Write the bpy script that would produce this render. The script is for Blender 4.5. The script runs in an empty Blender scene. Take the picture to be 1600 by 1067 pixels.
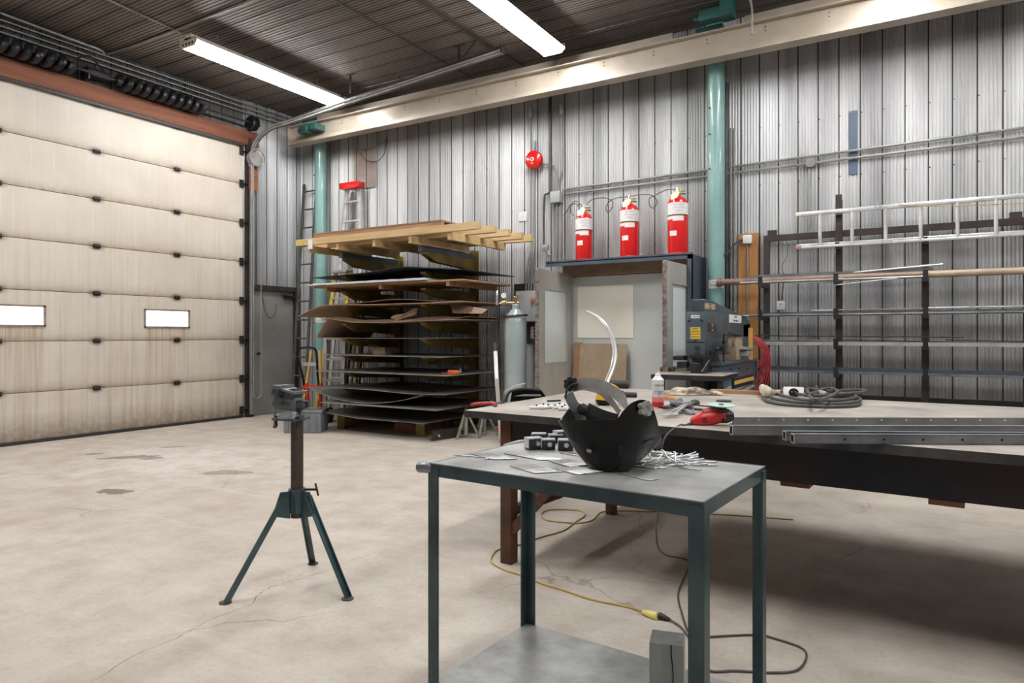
import bpy, bmesh, math, random
from math import pi, sin, cos, radians
from mathutils import Vector, Matrix, Euler
random.seed(7)
C = bpy.context.scene.collection
# ---------------------------------------------------------------- camera
YAW = math.atan2(640, 1067)            # the camera looks this far left of the +y axis
CH = 1.3                               # camera height
HOR = 523.0                            # image row of the horizon
cd = bpy.data.cameras.new('camera'); cam = bpy.data.objects.new('camera', cd); C.objects.link(cam)
cd.lens = 24.0; cd.sensor_width = 36.0; cd.shift_y = -(533.5-HOR)/1600.0
cd.clip_start = .05; cd.clip_end = 100
cam.location = (0, 0, CH); cam.rotation_euler = (pi/2, 0, YAW)
bpy.context.scene.camera = cam
# ---------------------------------------------------------------- world and exposure
vs = bpy.context.scene.view_settings
vs.view_transform = 'Standard'; vs.look = 'None'; vs.gamma = 1; vs.use_curve_mapping = False
vs.exposure = -0.72
W = bpy.data.worlds.new('world'); bpy.context.scene.world = W; W.use_nodes = True
W.node_tree.nodes['Background'].inputs[0].default_value = (.93, .96, 1, 1)
W.node_tree.nodes['Background'].inputs[1].default_value = .28     # soft white fill, added through the unbuilt side behind the camera
TUBE_POWER = 74.0
# ---------------------------------------------------------------- measuring helpers
SA, CA = sin(YAW), cos(YAW)
def ray(u, v): a = u-800; return Vector((a*CA-1067*SA, a*SA+1067*CA, HOR-v))
def PX(u, v, x): d = ray(u, v); return d*(x/d.x)+Vector((0, 0, CH))
def PY(u, v, y): d = ray(u, v); return d*(y/d.y)+Vector((0, 0, CH))
def PZ(u, v, z): d = ray(u, v); return d*((z-CH)/d.z)+Vector((0, 0, CH))
def PT(u, v, t): return ray(u, v)*(t/1067)+Vector((0, 0, CH))
# ---------------------------------------------------------------- materials
MATS = {}
def nodes(m): return m.node_tree.nodes, m.node_tree.links
def ramp(N, L, fac, stops):
    r = N.new('ShaderNodeValToRGB'); e = r.color_ramp.elements
    while len(e) < len(stops): e.new(.5)
    for k, (p, c) in enumerate(stops):
        e[k].position = p; e[k].color = tuple(c)+((1,) if len(c) == 3 else ())
    L.new(fac, r.inputs[0]); return r.outputs[0]
def noise(N, L, vec, scale, detail=4, rough=.55, st=None):
    n = N.new('ShaderNodeTexNoise'); n.inputs['Scale'].default_value = scale
    n.inputs['Detail'].default_value = detail; n.inputs['Roughness'].default_value = rough
    if st:
        mp = N.new('ShaderNodeMapping'); mp.inputs['Scale'].default_value = st
        L.new(vec, mp.inputs[0]); vec = mp.outputs[0]
    L.new(vec, n.inputs['Vector']); return n.outputs['Fac']
def mixc(N, L, fac, a, b):
    m = N.new('ShaderNodeMix'); m.data_type = 'RGBA'
    for s, i in ((fac, 0), (a, 6), (b, 7)):
        if hasattr(s, 'is_output'): L.new(s, m.inputs[i])
        elif i == 0: m.inputs[0].default_value = s
        else: m.inputs[i].default_value = tuple(s)+(1,)
    return m.outputs[2]
def mth(N, L, op, a, b=None, c=None, clamp=False):
    m = N.new('ShaderNodeMath'); m.operation = op; m.use_clamp = clamp
    for k, s in enumerate((a, b, c)):
        if s is None: continue
        if hasattr(s, 'is_output'): L.new(s, m.inputs[k])
        else: m.inputs[k].default_value = s
    return m.outputs[0]
def mat(name, c1, c2=None, scale=6, rough=.5, metal=0.0, bump=0.0, st=None, lo=.35, hi=.65, coat=0, detail=5, emit=0, r2=None):
    if name in MATS: return MATS[name]
    m = bpy.data.materials.new(name); m.use_nodes = True; N, L = nodes(m); b = N['Principled BSDF']
    b.inputs['Roughness'].default_value = rough; b.inputs['Metallic'].default_value = metal
    b.inputs['Coat Weight'].default_value = coat
    tc = N.new('ShaderNodeTexCoord').outputs['Object']
    if c2 is None: c2 = tuple(x*.85 for x in c1)
    f = noise(N, L, tc, scale, detail, .6, st)
    L.new(ramp(N, L, f, [(lo, c1), (hi, c2)]), b.inputs['Base Color'])
    if r2 is not None:
        mr = N.new('ShaderNodeMapRange'); mr.inputs[3].default_value = rough; mr.inputs[4].default_value = r2
        L.new(noise(N, L, tc, scale*1.7, 3, .5, st), mr.inputs[0]); L.new(mr.outputs[0], b.inputs['Roughness'])
    if bump:
        bp = N.new('ShaderNodeBump'); bp.inputs['Strength'].default_value = bump; bp.inputs['Distance'].default_value = .01
        L.new(noise(N, L, tc, scale*4, 4, .6, st), bp.inputs['Height']); L.new(bp.outputs[0], b.inputs['Normal'])
    if emit:
        b.inputs['Emission Color'].default_value = tuple(c1)+(1,); b.inputs['Emission Strength'].default_value = emit
    MATS[name] = m; return m
mat('concrete_plain', (.5, .44, .38))
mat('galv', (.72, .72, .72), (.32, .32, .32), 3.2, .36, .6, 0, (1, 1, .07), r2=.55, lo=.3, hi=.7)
mat('groove_dark', (.07, .068, .065), (.035, .034, .033), 3, .6, .2)
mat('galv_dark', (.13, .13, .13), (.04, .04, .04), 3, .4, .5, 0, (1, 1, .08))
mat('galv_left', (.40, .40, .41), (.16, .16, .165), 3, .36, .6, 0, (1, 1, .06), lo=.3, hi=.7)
mat('ceiling_metal', (.205, .168, .142), (.13, .106, .092), 1.2, .62, .0, 0)
mat('ceiling_rib', (.05, .042, .036), (.03, .026, .022), 3, .5)
mat('beige_paint', (.46, .40, .325), (.36, .30, .235), 1.5, .36, .15, 0, coat=.3)
mat('faded_red', (.42, .25, .22), (.34, .2, .18))
mat('pale_yellow', (.60, .46, .15), (.5, .36, .1))
mat('green_paint', (.235, .40, .375), (.18, .33, .31), 3, .3, 0, .02, coat=.3)
mat('dark_green_paint', (.03, .11, .10), (.02, .07, .06), 5, .4)
mat('teal_steel', (.075, .125, .135), (.028, .055, .063), 4, .38, .35, .03, coat=.2)
mat('dark_steel', (.045, .044, .046), (.025, .024, .025), 5, .45, .6, .05)
mat('black_beam', (.010, .012, .016), (.030, .013, .010), 1.1, .42, .35, .04, lo=.45, hi=.72)
mat('rusty_steel', (.15, .06, .03), (.07, .038, .028), 5, .6, .35, .1)
mat('rust_bright', (.34, .12, .04), (.15, .05, .025), 9, .75, .1, .1)
mat('rusty_wood', (.24, .085, .04), (.13, .045, .025), 3, .7, 0, .1, (1, .3, 4))
mat('brown_steel', (.075, .055, .05), (.045, .035, .032), 5, .5, .4, .05)
mat('mill_plate', (.54, .49, .44), (.31, .275, .245), 2.2, .42, .45, .06, r2=.6)
mat('mill_edge', (.09, .08, .075), (.045, .04, .04), 5, .5, .5, .08)
mat('cart_plate', (.43, .43, .415), (.22, .222, .215), 4.5, .36, .5, .05, r2=.55)
mat('sheet_steel', (.38, .36, .34), (.2, .19, .18), 2, .38, .6, .04, r2=.55)
mat('sheet_dark', (.04, .04, .045), (.02, .02, .022), 4, .5, .4, .1)
mat('bar_steel', (.30, .31, .325), (.15, .155, .165), 4, .38, .7, .02)
mat('bar_hole', (.005, .005, .005))
mat('pipe_rusty', (.33, .24, .18), (.2, .13, .1), 5, .5, .35, .05)
mat('pipe_tan', (.58, .46, .31), (.42, .33, .24), 3, .45, .1)
mat('pipe_bright', (.75, .74, .72), (.5, .49, .47), 4, .3, .7)
mat('conduit', (.34, .335, .32), (.22, .215, .205), 4, .5, .35)
mat('conduit_dark', (.10, .095, .09), (.05, .047, .045), 4, .45, .5)
mat('alu', (.78, .78, .78), (.55, .55, .55), 6, .32, .6)
mat('alu_dull', (.5, .5, .49), (.34, .34, .33), 6, .45, .5)
mat('ladder_steel', (.2, .19, .19), (.12, .11, .11), 6, .45, .5)
mat('red_paint', (.72, .012, .012), (.6, .01, .01), 3, .25, 0, 0, coat=.5)
mat('red_plastic', (.55, .02, .02), (.42, .015, .015), 5, .38, 0)
mat('red_rubber', (.5, .05, .06), (.36, .03, .04), 12, .5)
mat('hand_truck_red', (.75, .035, .015), (.5, .03, .015), 6, .4)
mat('white_label', (.85, .83, .82), (.72, .70, .70), 30, .5)
mat('white_paint', (.8, .8, .78), (.68, .68, .66), 5, .4)
mat('ivory', (.80, .74, .62), (.72, .66, .55), 2, .5)
mat('grey_box', (.42, .44, .44), (.36, .37, .37), 3, .4)
mat('grey_cylinder', (.40, .46, .47), (.33, .385, .395), 2, .22, .1, 0, coat=.4)
mat('grey_door', (.34, .34, .32), (.25, .245, .225), 1.5, .35, .3, .03, r2=.5)
mat('leaf_paint', (.52, .51, .475), (.36, .35, .315), 1.5, .4, .2, .03, (1, 1, .4), r2=.5)
mat('window_trim', (.30, .24, .21), (.18, .13, .11), 9, .5)
mat('grey_panel', (.70, .72, .71), (.58, .595, .585), 1.2, .38, .2, .02)
mat('blue_grey', (.10, .12, .155), (.075, .09, .12), 3, .4, .3)
mat('board_cream', (.90, .86, .76), (.82, .78, .68), 1.5, .6)
mat('hardboard', (.40, .30, .20), (.30, .22, .15), 4, .7, 0, .03)
mat('hardboard_dark', (.36, .19, .09), (.28, .14, .07), 4, .7)
mat('plywood', (.52, .24, .07), (.38, .16, .05), 3, .55, 0, .03, (4, 4, .5))
mat('pine', (.66, .47, .25), (.52, .34, .16), 3, .6, 0, .04, (.6, 4, 4))
mat('pine_old', (.45, .26, .13), (.30, .16, .08), 3, .65, 0, .05, (.6, 4, 4))
mat('plywood_brown', (.30, .19, .12), (.20, .12, .075), 3, .6, 0, .05)
mat('cardboard', (.40, .27, .18), (.30, .20, .13), 4, .75, 0, .04)
mat('yellow_rack', (.30, .20, .03), (.13, .09, .015), 4, .5, .1, .05)
mat('yellow_plastic', (.80, .45, .02), (.7, .36, .015), 6, .4)
mat('yellow_label', (.80, .60, .06))
mat('yellow_wood', (.72, .42, .12), (.6, .33, .08), 6, .5)
mat('fiberglass', (.55, .42, .06), (.42, .3, .04), 6, .5)
mat('black_plastic', (.003, .003, .0033), (.005, .005, .005), 8, .24)
MATS['black_plastic'].node_tree.nodes['Principled BSDF'].inputs['Specular IOR Level'].default_value = .32
mat('black_rubber', (.02, .02, .02), (.03, .028, .027), 8, .5)
mat('cable_grey', (.09, .085, .08), (.055, .05, .048), 9, .5)
mat('strap_grey', (.36, .34, .33), (.22, .2, .19), 9, .5)
mat('machine_grey', (.085, .105, .115), (.06, .075, .083), 4, .35, .2, .03, coat=.2)
mat('machine_blue', (.10, .135, .165), (.075, .1, .125), 4, .35, .2)
mat('brass', (.72, .50, .22), (.5, .32, .12), 9, .3, .9)
mat('brass_dark', (.25, .16, .06), (.16, .1, .04), 9, .35, .9)
mat('chrome', (.8, .8, .8), (.62, .62, .62), 9, .22, .9)
mat('vise_grey', (.17, .18, .185), (.07, .075, .08), 14, .4, .4, .05)
mat('tube_brown', (.12, .085, .075), (.07, .05, .045), 6, .45, .5, .05)
mat('rag', (.55, .46, .34), (.08, .065, .05), 9, .9, 0, .3, lo=.42, hi=.6)
mat('rag_light', (.62, .55, .44), (.42, .36, .28), 20, .9, 0, .2)
mat('orange_handle', (.58, .25, .06), (.42, .17, .04), 8, .5)
mat('crate_grey', (.22, .235, .25), (.17, .18, .195), 5, .45)
mat('stand_paint', (.32, .33, .26), (.22, .2, .16), 8, .55, .2, .05)
mat('block_wood', (.38, .40, .38), (.26, .27, .26), 3, .7, 0, .1, (4, 4, .5))
mat('cord_yellow', (.55, .36, .10), (.42, .27, .07), 10, .5)
mat('plug_yellow', (.8, .7, .22), (.7, .6, .15), 10, .35)
mat('disc_green', (.45, .62, .6), (.38, .54, .52), 9, .5)
mat('disc_dark', (.05, .045, .04), (.03, .028, .026), 9, .7)
mat('text_black', (.02, .02, .02)); mat('text_red', (.6, .03, .03)); mat('text_blue', (.05, .1, .35))
mat('salmon', (.75, .22, .16), (.72, .2, .15), 4, .5)
mat('blue_paint', (.10, .16, .26), (.08, .12, .2), 4, .35)
mat('strip_blue', (.10, .135, .20), (.085, .115, .17), 3, .45, .3)
mat('rod_steel', (.76, .76, .77), (.5, .5, .51), 14, .3, .7)
mat('block_steel', (.06, .06, .065), (.035, .035, .035), 9, .35, .5)
mat('coil_black', (.03, .028, .03), (.018, .017, .018), 6, .35, .5)
mat('plastic_white', (.88, .88, .88), (.74, .74, .75), 4, .3)
mat('poly_film', (.72, .74, .78), (.5, .52, .56), 12, .25)
mat('pink_rag', (.45, .25, .22))
mat('orange_tool', (.72, .13, .04))
MATS['tube_light'] = mat('tube_light', (1, 1, .99), (1, 1, .99), emit=TUBE_POWER)
MATS['window_glow'] = mat('window_glow', (1, 1, 1), (1, 1, 1), emit=2.2)
# floor: concrete with stains, cracks and wear (all of it in the surface itself)
def floor_mat():
    m = bpy.data.materials.new('concrete_floor'); m.use_nodes = True; N, L = nodes(m); b = N['Principled BSDF']
    g = N.new('ShaderNodeNewGeometry').outputs['Position']
    f1 = noise(N, L, g, .55, 6, .6); f2 = noise(N, L, g, 3.2, 8, .65); f3 = noise(N, L, g, 40, 3, .6)
    c = ramp(N, L, f1, [(.3, (.56, .505, .445)), (.7, (.44, .385, .33))])
    c = mixc(N, L, ramp(N, L, f2, [(.40, (0, 0, 0)), (.66, (.75, .75, .75))]), c, (.36, .30, .245))
    c = mixc(N, L, ramp(N, L, f3, [(.48, (0, 0, 0)), (.8, (.4, .4, .4))]), c, (.28, .24, .20))
    # brushed wear marks running along the room
    f4 = noise(N, L, g, 1.4, 6, .7, (.35, 2.2, 1))
    c = mixc(N, L, ramp(N, L, f4, [(.55, (0, 0, 0)), (.78, (.5, .5, .5))]), c, (.68, .62, .55))
    # stains: (x, y, rx, ry, strength, colour)
    sp = N.new('ShaderNodeSeparateXYZ'); L.new(g, sp.inputs[0])
    wob = noise(N, L, g, 5, 6, .7)
    def stain(pt, rx, ry, s, col, c, ang=0.0, edge=.25):
        dx = mth(N, L, 'SUBTRACT', sp.outputs[0], pt.x); dy = mth(N, L, 'SUBTRACT', sp.outputs[1], pt.y)
        ca, sa = cos(ang), sin(ang)
        ax = mth(N, L, 'ADD', mth(N, L, 'MULTIPLY', dx, ca/rx), mth(N, L, 'MULTIPLY', dy, sa/rx))
        ay = mth(N, L, 'ADD', mth(N, L, 'MULTIPLY', dx, -sa/ry), mth(N, L, 'MULTIPLY', dy, ca/ry))
        d = mth(N, L, 'ADD', mth(N, L, 'MULTIPLY', ax, ax), mth(N, L, 'MULTIPLY', ay, ay))
        d = mth(N, L, 'ADD', d, mth(N, L, 'MULTIPLY', mth(N, L, 'SUBTRACT', wob, .5), 5.0))
        k = mth(N, L, 'MULTIPLY', mth(N, L, 'DIVIDE', mth(N, L, 'SUBTRACT', 1.0, d), edge, clamp=True), s)
        return mixc(N, L, k, c, col)
    c = stain(PZ(300, 720, 0), 1.5, .9, .45, (.68, .65, .63), c, 0, 1.5)
    c = stain(PZ(178, 768, 0), .16, .10, .85, (.13, .10, .085), c, .3)
    c = stain(PZ(205, 714, 0), .30, .10, .75, (.15, .12, .10), c, .9)
    c = stain(PZ(235, 716, 0), .12, .08, .7, (.16, .13, .12), c, .9)
    c = stain(PZ(150, 709, 0), .12, .06, .75, (.15, .12, .10), c, .9)
    c = stain(PZ(355, 738, 0), .26, .12, .7, (.20, .15, .12), c, .5)
    c = stain(PZ(272, 698, 0), .16, .05, .7, (.16, .13, .12), c, .9)
    c = stain(PZ(735, 850, 0), .35, .18, .35, (.24, .21, .20), c, .9, 1.2)
    c = stain(PZ(500, 664, 0), .9, .35, .5, (.22, .18, .16), c, 0, 1.4)
    v = N.new('ShaderNodeTexVoronoi'); v.feature = 'DISTANCE_TO_EDGE'; v.inputs['Scale'].default_value = .42
    wv = N.new('ShaderNodeVectorMath'); wv.operation = 'MULTIPLY_ADD'
    nn = N.new('ShaderNodeTexNoise'); nn.inputs['Scale'].default_value = 2.5; nn.inputs['Detail'].default_value = 6; L.new(g, nn.inputs['Vector'])
    L.new(nn.outputs['Color'], wv.inputs[0]); wv.inputs[1].default_value = (.5, .5, 0); L.new(g, wv.inputs[2]); L.new(wv.outputs[0], v.inputs['Vector'])
    cr = ramp(N, L, v.outputs['Distance'], [(0, (1, 1, 1)), (.0022, (0, 0, 0))])
    cm = mth(N, L, 'MULTIPLY', cr, ramp(N, L, noise(N, L, g, .8, 2), [(.5, (0, 0, 0)), (.62, (.55, .55, .55))]))
    c = mixc(N, L, cm, c, (.12, .10, .085))
    L.new(c, b.inputs['Base Color'])
    mr = N.new('ShaderNodeMapRange'); mr.inputs[3].default_value = .5; mr.inputs[4].default_value = .8
    L.new(f2, mr.inputs[0]); L.new(mr.outputs[0], b.inputs['Roughness'])
    bp = N.new('ShaderNodeBump'); bp.inputs['Strength'].default_value = .25; bp.inputs['Distance'].default_value = .01
    L.new(f2, bp.inputs['Height']); L.new(bp.outputs[0], b.inputs['Normal'])
    MATS['floor'] = m
floor_mat()
# overhead door skin: cream steel with grime above each seam, rust round the hinges and run marks
def door_mat():
    m = bpy.data.materials.new('cream_door_skin'); m.use_nodes = True; N, L = nodes(m); b = N['Principled BSDF']
    g = N.new('ShaderNodeNewGeometry').outputs['Position']
    sp = N.new('ShaderNodeSeparateXYZ'); L.new(g, sp.inputs[0]); y, z = sp.outputs[1], sp.outputs[2]
    f1 = noise(N, L, g, 1.1, 6, .65); f2 = noise(N, L, g, 5, 5, .6, (1, 3.2, .12)); f3 = noise(N, L, g, 14, 5, .7)
    c = ramp(N, L, f1, [(.3, (.63, .57, .49)), (.7, (.52, .46, .385))])
    low = mth(N, L, 'SUBTRACT', 1.0, mth(N, L, 'DIVIDE', z, 3.0), clamp=True)
    k = mth(N, L, 'MULTIPLY', ramp(N, L, f2, [(.44, (0, 0, 0)), (.72, (.9, .9, .9))]), mth(N, L, 'ADD', .12, mth(N, L, 'MULTIPLY', low, .75)))
    c = mixc(N, L, mth(N, L, 'MINIMUM', k, 1.0), c, (.36, .29, .215))
    c = mixc(N, L, ramp(N, L, noise(N, L, g, 6, 5, .6, (1, 4, .1)), [(.58, (0, 0, 0)), (.75, (.5, .5, .5))]), c, (.70, .66, .58))
    zf = mth(N, L, 'FRACT', mth(N, L, 'DIVIDE', z, .6114))
    seam = mth(N, L, 'POWER', mth(N, L, 'SUBTRACT', 1.0, zf, clamp=True), 11.0)
    seam = mth(N, L, 'MULTIPLY', seam, mth(N, L, 'ADD', .15, mth(N, L, 'MULTIPLY', f3, 1.1)))
    c = mixc(N, L, mth(N, L, 'MINIMUM', seam, .8), c, (.20, .12, .065))
    yf = mth(N, L, 'SUBTRACT', mth(N, L, 'FRACT', mth(N, L, 'ADD', mth(N, L, 'DIVIDE', mth(N, L, 'SUBTRACT', y, 7.03), 1.11), 10.5)), .5)
    zz = mth(N, L, 'SUBTRACT', mth(N, L, 'FRACT', mth(N, L, 'ADD', mth(N, L, 'DIVIDE', z, .6114), .5)), .5)
    yy = mth(N, L, 'MULTIPLY', yf, 1.11/.13); zz = mth(N, L, 'MULTIPLY', zz, .6114/.07)
    d = mth(N, L, 'ADD', mth(N, L, 'MULTIPLY', yy, yy), mth(N, L, 'MULTIPLY', zz, zz))
    halo = mth(N, L, 'MULTIPLY', mth(N, L, 'SUBTRACT', 1.0, mth(N, L, 'SQRT', d), clamp=True), mth(N, L, 'ADD', .5, f3))
    c = mixc(N, L, mth(N, L, 'MINIMUM', halo, .9), c, (.10, .06, .045))
    for wy in (5.78, 3.87, 1.96):
        dy = mth(N, L, 'SUBTRACT', 1.0, mth(N, L, 'DIVIDE', mth(N, L, 'ABSOLUTE', mth(N, L, 'SUBTRACT', y, wy)), .36), clamp=True)
        dy = mth(N, L, 'MINIMUM', mth(N, L, 'MULTIPLY', dy, 6.0), 1.0)
        below = mth(N, L, 'MULTIPLY', mth(N, L, 'LESS_THAN', z, 1.40), mth(N, L, 'SUBTRACT', 1.0, mth(N, L, 'DIVIDE', mth(N, L, 'SUBTRACT', 1.40, z), .9), clamp=True))
        run = ramp(N, L, noise(N, L, g, 9, 4, .6, (1, 3, .05)), [(.42, (0, 0, 0)), (.68, (1, 1, 1))])
        kk = mth(N, L, 'MULTIPLY', mth(N, L, 'MULTIPLY', dy, mth(N, L, 'POWER', below, 1.5)), mth(N, L, 'MULTIPLY', run, .75))
        c = mixc(N, L, kk, c, (.30, .18, .10))
    bot = mth(N, L, 'MULTIPLY', mth(N, L, 'SUBTRACT', 1.0, mth(N, L, 'DIVIDE', z, .38), clamp=True), mth(N, L, 'ADD', .1, mth(N, L, 'MULTIPLY', f3, 1.3)))
    c = mixc(N, L, mth(N, L, 'MINIMUM', bot, .85), c, (.13, .085, .05))
    L.new(c, b.inputs['Base Color']); b.inputs['Roughness'].default_value = .42
    bp = N.new('ShaderNodeBump'); bp.inputs['Strength'].default_value = .12; bp.inputs['Distance'].default_value = .01
    L.new(f3, bp.inputs['Height']); L.new(bp.outputs[0], b.inputs['Normal'])
    MATS['door_skin'] = m
door_mat()
# ---------------------------------------------------------------- mesh helpers
def frame(d):
    d = Vector(d).normalized(); up = Vector((0, 0, 1)) if abs(d.z) < .95 else Vector((1, 0, 0))
    x = up.cross(d).normalized(); return x, d.cross(x), d
class MB:
    def __init__(s): s.bm = bmesh.new()
    def _v(s, pts): return [s.bm.verts.new(p) for p in pts]
    def _f(s, vs):
        try: s.bm.faces.new(vs)
        except ValueError: pass
    def box(s, c, d, rz=0, M=None, bev=0):
        R = M or Matrix.Rotation(rz, 3, 'Z')
        c = Vector(c); h = Vector(d)/2
        v = s._v([c+R@Vector((h.x*i, h.y*j, h.z*k)) for k in (-1, 1) for j in (-1, 1) for i in (-1, 1)])
        fs = []
        for q in ((0, 2, 3, 1), (4, 5, 7, 6), (0, 1, 5, 4), (2, 6, 7, 3), (0, 4, 6, 2), (1, 3, 7, 5)):
            fs.append(s.bm.faces.new([v[i] for i in q]))
        if bev:
            es = list({e for f in fs for e in f.edges})
            bmesh.ops.bevel(s.bm, geom=es, offset=bev, segments=2, affect='EDGES', profile=.5)
        return s
    def bar(s, a, b, w, h, bev=0):
        a, b = Vector(a), Vector(b); x, y, z = frame(b-a)
        M = Matrix((x, y, z)).transposed()
        return s.box((a+b)/2, (w, h, (b-a).length), M=M, bev=bev)
    def cyl(s, a, b, r, r2=None, seg=16):
        a, b = Vector(a), Vector(b); x, y, z = frame(b-a); r2 = r if r2 is None else r2
        A = s._v([a+(x*cos(t)+y*sin(t))*r for t in [2*pi*k/seg for k in range(seg)]])
        B = s._v([b+(x*cos(t)+y*sin(t))*r2 for t in [2*pi*k/seg for k in range(seg)]])
        for k in range(seg): s._f([A[k], A[(k+1) % seg], B[(k+1) % seg], B[k]])
        s._f(A[::-1]); s._f(B); return s
    def tube(s, pts, r, seg=8, closed=False, sub=0, flat=None):
        pts = [Vector(p) for p in pts]
        if sub:
            q = []; n = len(pts); rng = range(n if closed else n-1)
            g = (lambda i: pts[i % n]) if closed else (lambda i: pts[max(0, min(n-1, i))])
            for i in rng:
                p0, p1, p2, p3 = g(i-1), g(i), g(i+1), g(i+2)
                for k in range(sub):
                    t = k/sub
                    q.append(.5*((2*p1)+(p2-p0)*t+(2*p0-5*p1+4*p2-p3)*t*t+(3*p1-p0-3*p2+p3)*t**3))
            if not closed: q.append(pts[-1])
            pts = q
        n = len(pts); rings = []; px = None
        for i, p in enumerate(pts):
            if closed: d = pts[(i+1) % n]-pts[i-1]
            else: d = pts[min(n-1, i+1)]-pts[max(0, i-1)]
            if d.length < 1e-9: d = Vector((0, 0, 1))
            d.normalize()
            if px is None: x, y, _ = frame(d)
            else:
                x = px-d*px.dot(d)
                x = x.normalized() if x.length > 1e-6 else frame(d)[0]
                y = d.cross(x)
            px = x
            rr = r(i/(n-1)) if callable(r) else r
            rings.append(s._v([p+x*cos(t)*rr*(flat or 1)+y*sin(t)*rr for t in [2*pi*k/seg for k in range(seg)]]))
        for i in range(n if closed else n-1):
            A, B = rings[i], rings[(i+1) % n]
            for k in range(seg): s._f([A[k], A[(k+1) % seg], B[(k+1) % seg], B[k]])
        if not closed: s._f(rings[0][::-1]); s._f(rings[-1])
        return s
    def lathe(s, prof, c=(0, 0, 0), axis=(0, 0, 1), seg=24):
        c = Vector(c); x, y, z = frame(axis); R = []
        for r, h in prof:
            R.append(s._v([c+z*h+(x*cos(t)+y*sin(t))*max(r, 1e-4) for t in [2*pi*k/seg for k in range(seg)]]))
        for A, B in zip(R, R[1:]):
            for k in range(seg): s._f([A[k], A[(k+1) % seg], B[(k+1) % seg], B[k]])
        s._f(R[0][::-1]); s._f(R[-1]); return s
    def prism(s, poly, d):           # poly: 3-D points of one face; d: extrusion vector
        d = Vector(d); A = s._v(poly); B = s._v([Vector(p)+d for p in poly]); n = len(poly)
        s._f(A[::-1]); s._f(B)
        for k in range(n): s._f([A[k], A[(k+1) % n], B[(k+1) % n], B[k]])
        return s
    def slab(s, f, nu, nv, t):       # f(a, b) -> point of the top side; t: thickness downward
        T = [[s.bm.verts.new(f(i/nu, j/nv)) for j in range(nv+1)] for i in range(nu+1)]
        Bt = [[s.bm.verts.new(Vector(v.co)-Vector((0, 0, t))) for v in r] for r in T]
        for i in range(nu):
            for j in range(nv):
                s._f([T[i][j], T[i+1][j], T[i+1][j+1], T[i][j+1]]); s._f([Bt[i][j], Bt[i][j+1], Bt[i+1][j+1], Bt[i+1][j]])
        for i in range(nu):
            for j in (0, nv): s._f([T[i][j], T[i+1][j], Bt[i+1][j], Bt[i][j]])
        for j in range(nv):
            for i in (0, nu): s._f([T[i][j], T[i][j+1], Bt[i][j+1], Bt[i][j]])
        return s
    def ribbon(s, pts, wdir, w, th=.003, sub=6):
        pts = [Vector(p) for p in pts]; q = []; n = len(pts); g = lambda i: pts[max(0, min(n-1, i))]
        for i in range(n-1):
            p0, p1, p2, p3 = g(i-1), g(i), g(i+1), g(i+2)
            for k in range(sub):
                t = k/sub; q.append(.5*((2*p1)+(p2-p0)*t+(2*p0-5*p1+4*p2-p3)*t*t+(3*p1-p0-3*p2+p3)*t**3))
        q.append(pts[-1]); wd = Vector(wdir); m = len(q); R = []
        for i, p in enumerate(q):
            d = (q[min(m-1, i+1)]-q[max(0, i-1)]).normalized(); W_ = (wd-d*wd.dot(d)).normalized(); nn = d.cross(W_)
            R.append(s._v([p+W_*w/2+nn*th/2, p-W_*w/2+nn*th/2, p-W_*w/2-nn*th/2, p+W_*w/2-nn*th/2]))
        for A, B in zip(R, R[1:]):
            for k in range(4): s._f([A[k], A[(k+1) % 4], B[(k+1) % 4], B[k]])
        s._f(R[0][::-1]); s._f(R[-1]); return s
    def build(s, name, m, parent=None, smooth=True, origin=None):
        bmesh.ops.recalc_face_normals(s.bm, faces=s.bm.faces)
        if parent is not None: s.bm.transform(WM[parent.name].inverted())
        elif origin is not None: s.bm.transform(Matrix.Translation(-Vector(origin)))
        me = bpy.data.meshes.new(name); s.bm.to_mesh(me); s.bm.free()
        if smooth:
            for p in me.polygons: p.use_smooth = True
            me.set_sharp_from_angle(angle=radians(35))
        o = bpy.data.objects.new(name, me); C.objects.link(o); me.materials.append(MATS[m] if isinstance(m, str) else m)
        if parent is not None: o.parent = parent; WM[o.name] = WM[parent.name]
        else:
            o.location = origin or (0, 0, 0); WM[o.name] = Matrix.Translation(o.location)
        return o
WM = {}
def tag(o, label=None, cat=None, group=None, kind=None):
    if label: o['label'] = label
    if cat: o['category'] = cat
    if group: o['group'] = group
    if kind: o['kind'] = kind
    return o
def thing(name, label, cat, loc, rz=0, group=None):
    o = bpy.data.objects.new(name, None); C.objects.link(o); o.empty_display_size = .1
    o.location = loc; o.rotation_euler = (0, 0, rz)
    WM[o.name] = Matrix.Translation(Vector(loc)) @ Matrix.Rotation(rz, 4, 'Z')
    return tag(o, label, cat, group)
def solo(name, mb, m, label, cat, origin, group=None):
    return tag(mb.build(name, m, None, origin=origin), label, cat, group)
KIDS = {}
def copy_tree(o, parent=None):
    c = o.copy(); C.objects.link(c); c.parent = parent
    for ch in list(o.children): copy_tree(ch, c)
    return c
def local(o):                     # helper: local -> world for authoring parts in a thing's own frame
    M = WM[o.name]; return lambda x, y, z: M @ Vector((x, y, z))
class LMB(MB):                    # builder in the thing's own frame
    def build(s, name, m, parent, smooth=True):
        s.bm.transform(WM[parent.name]); return MB.build(s, name, m, parent, smooth)
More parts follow.
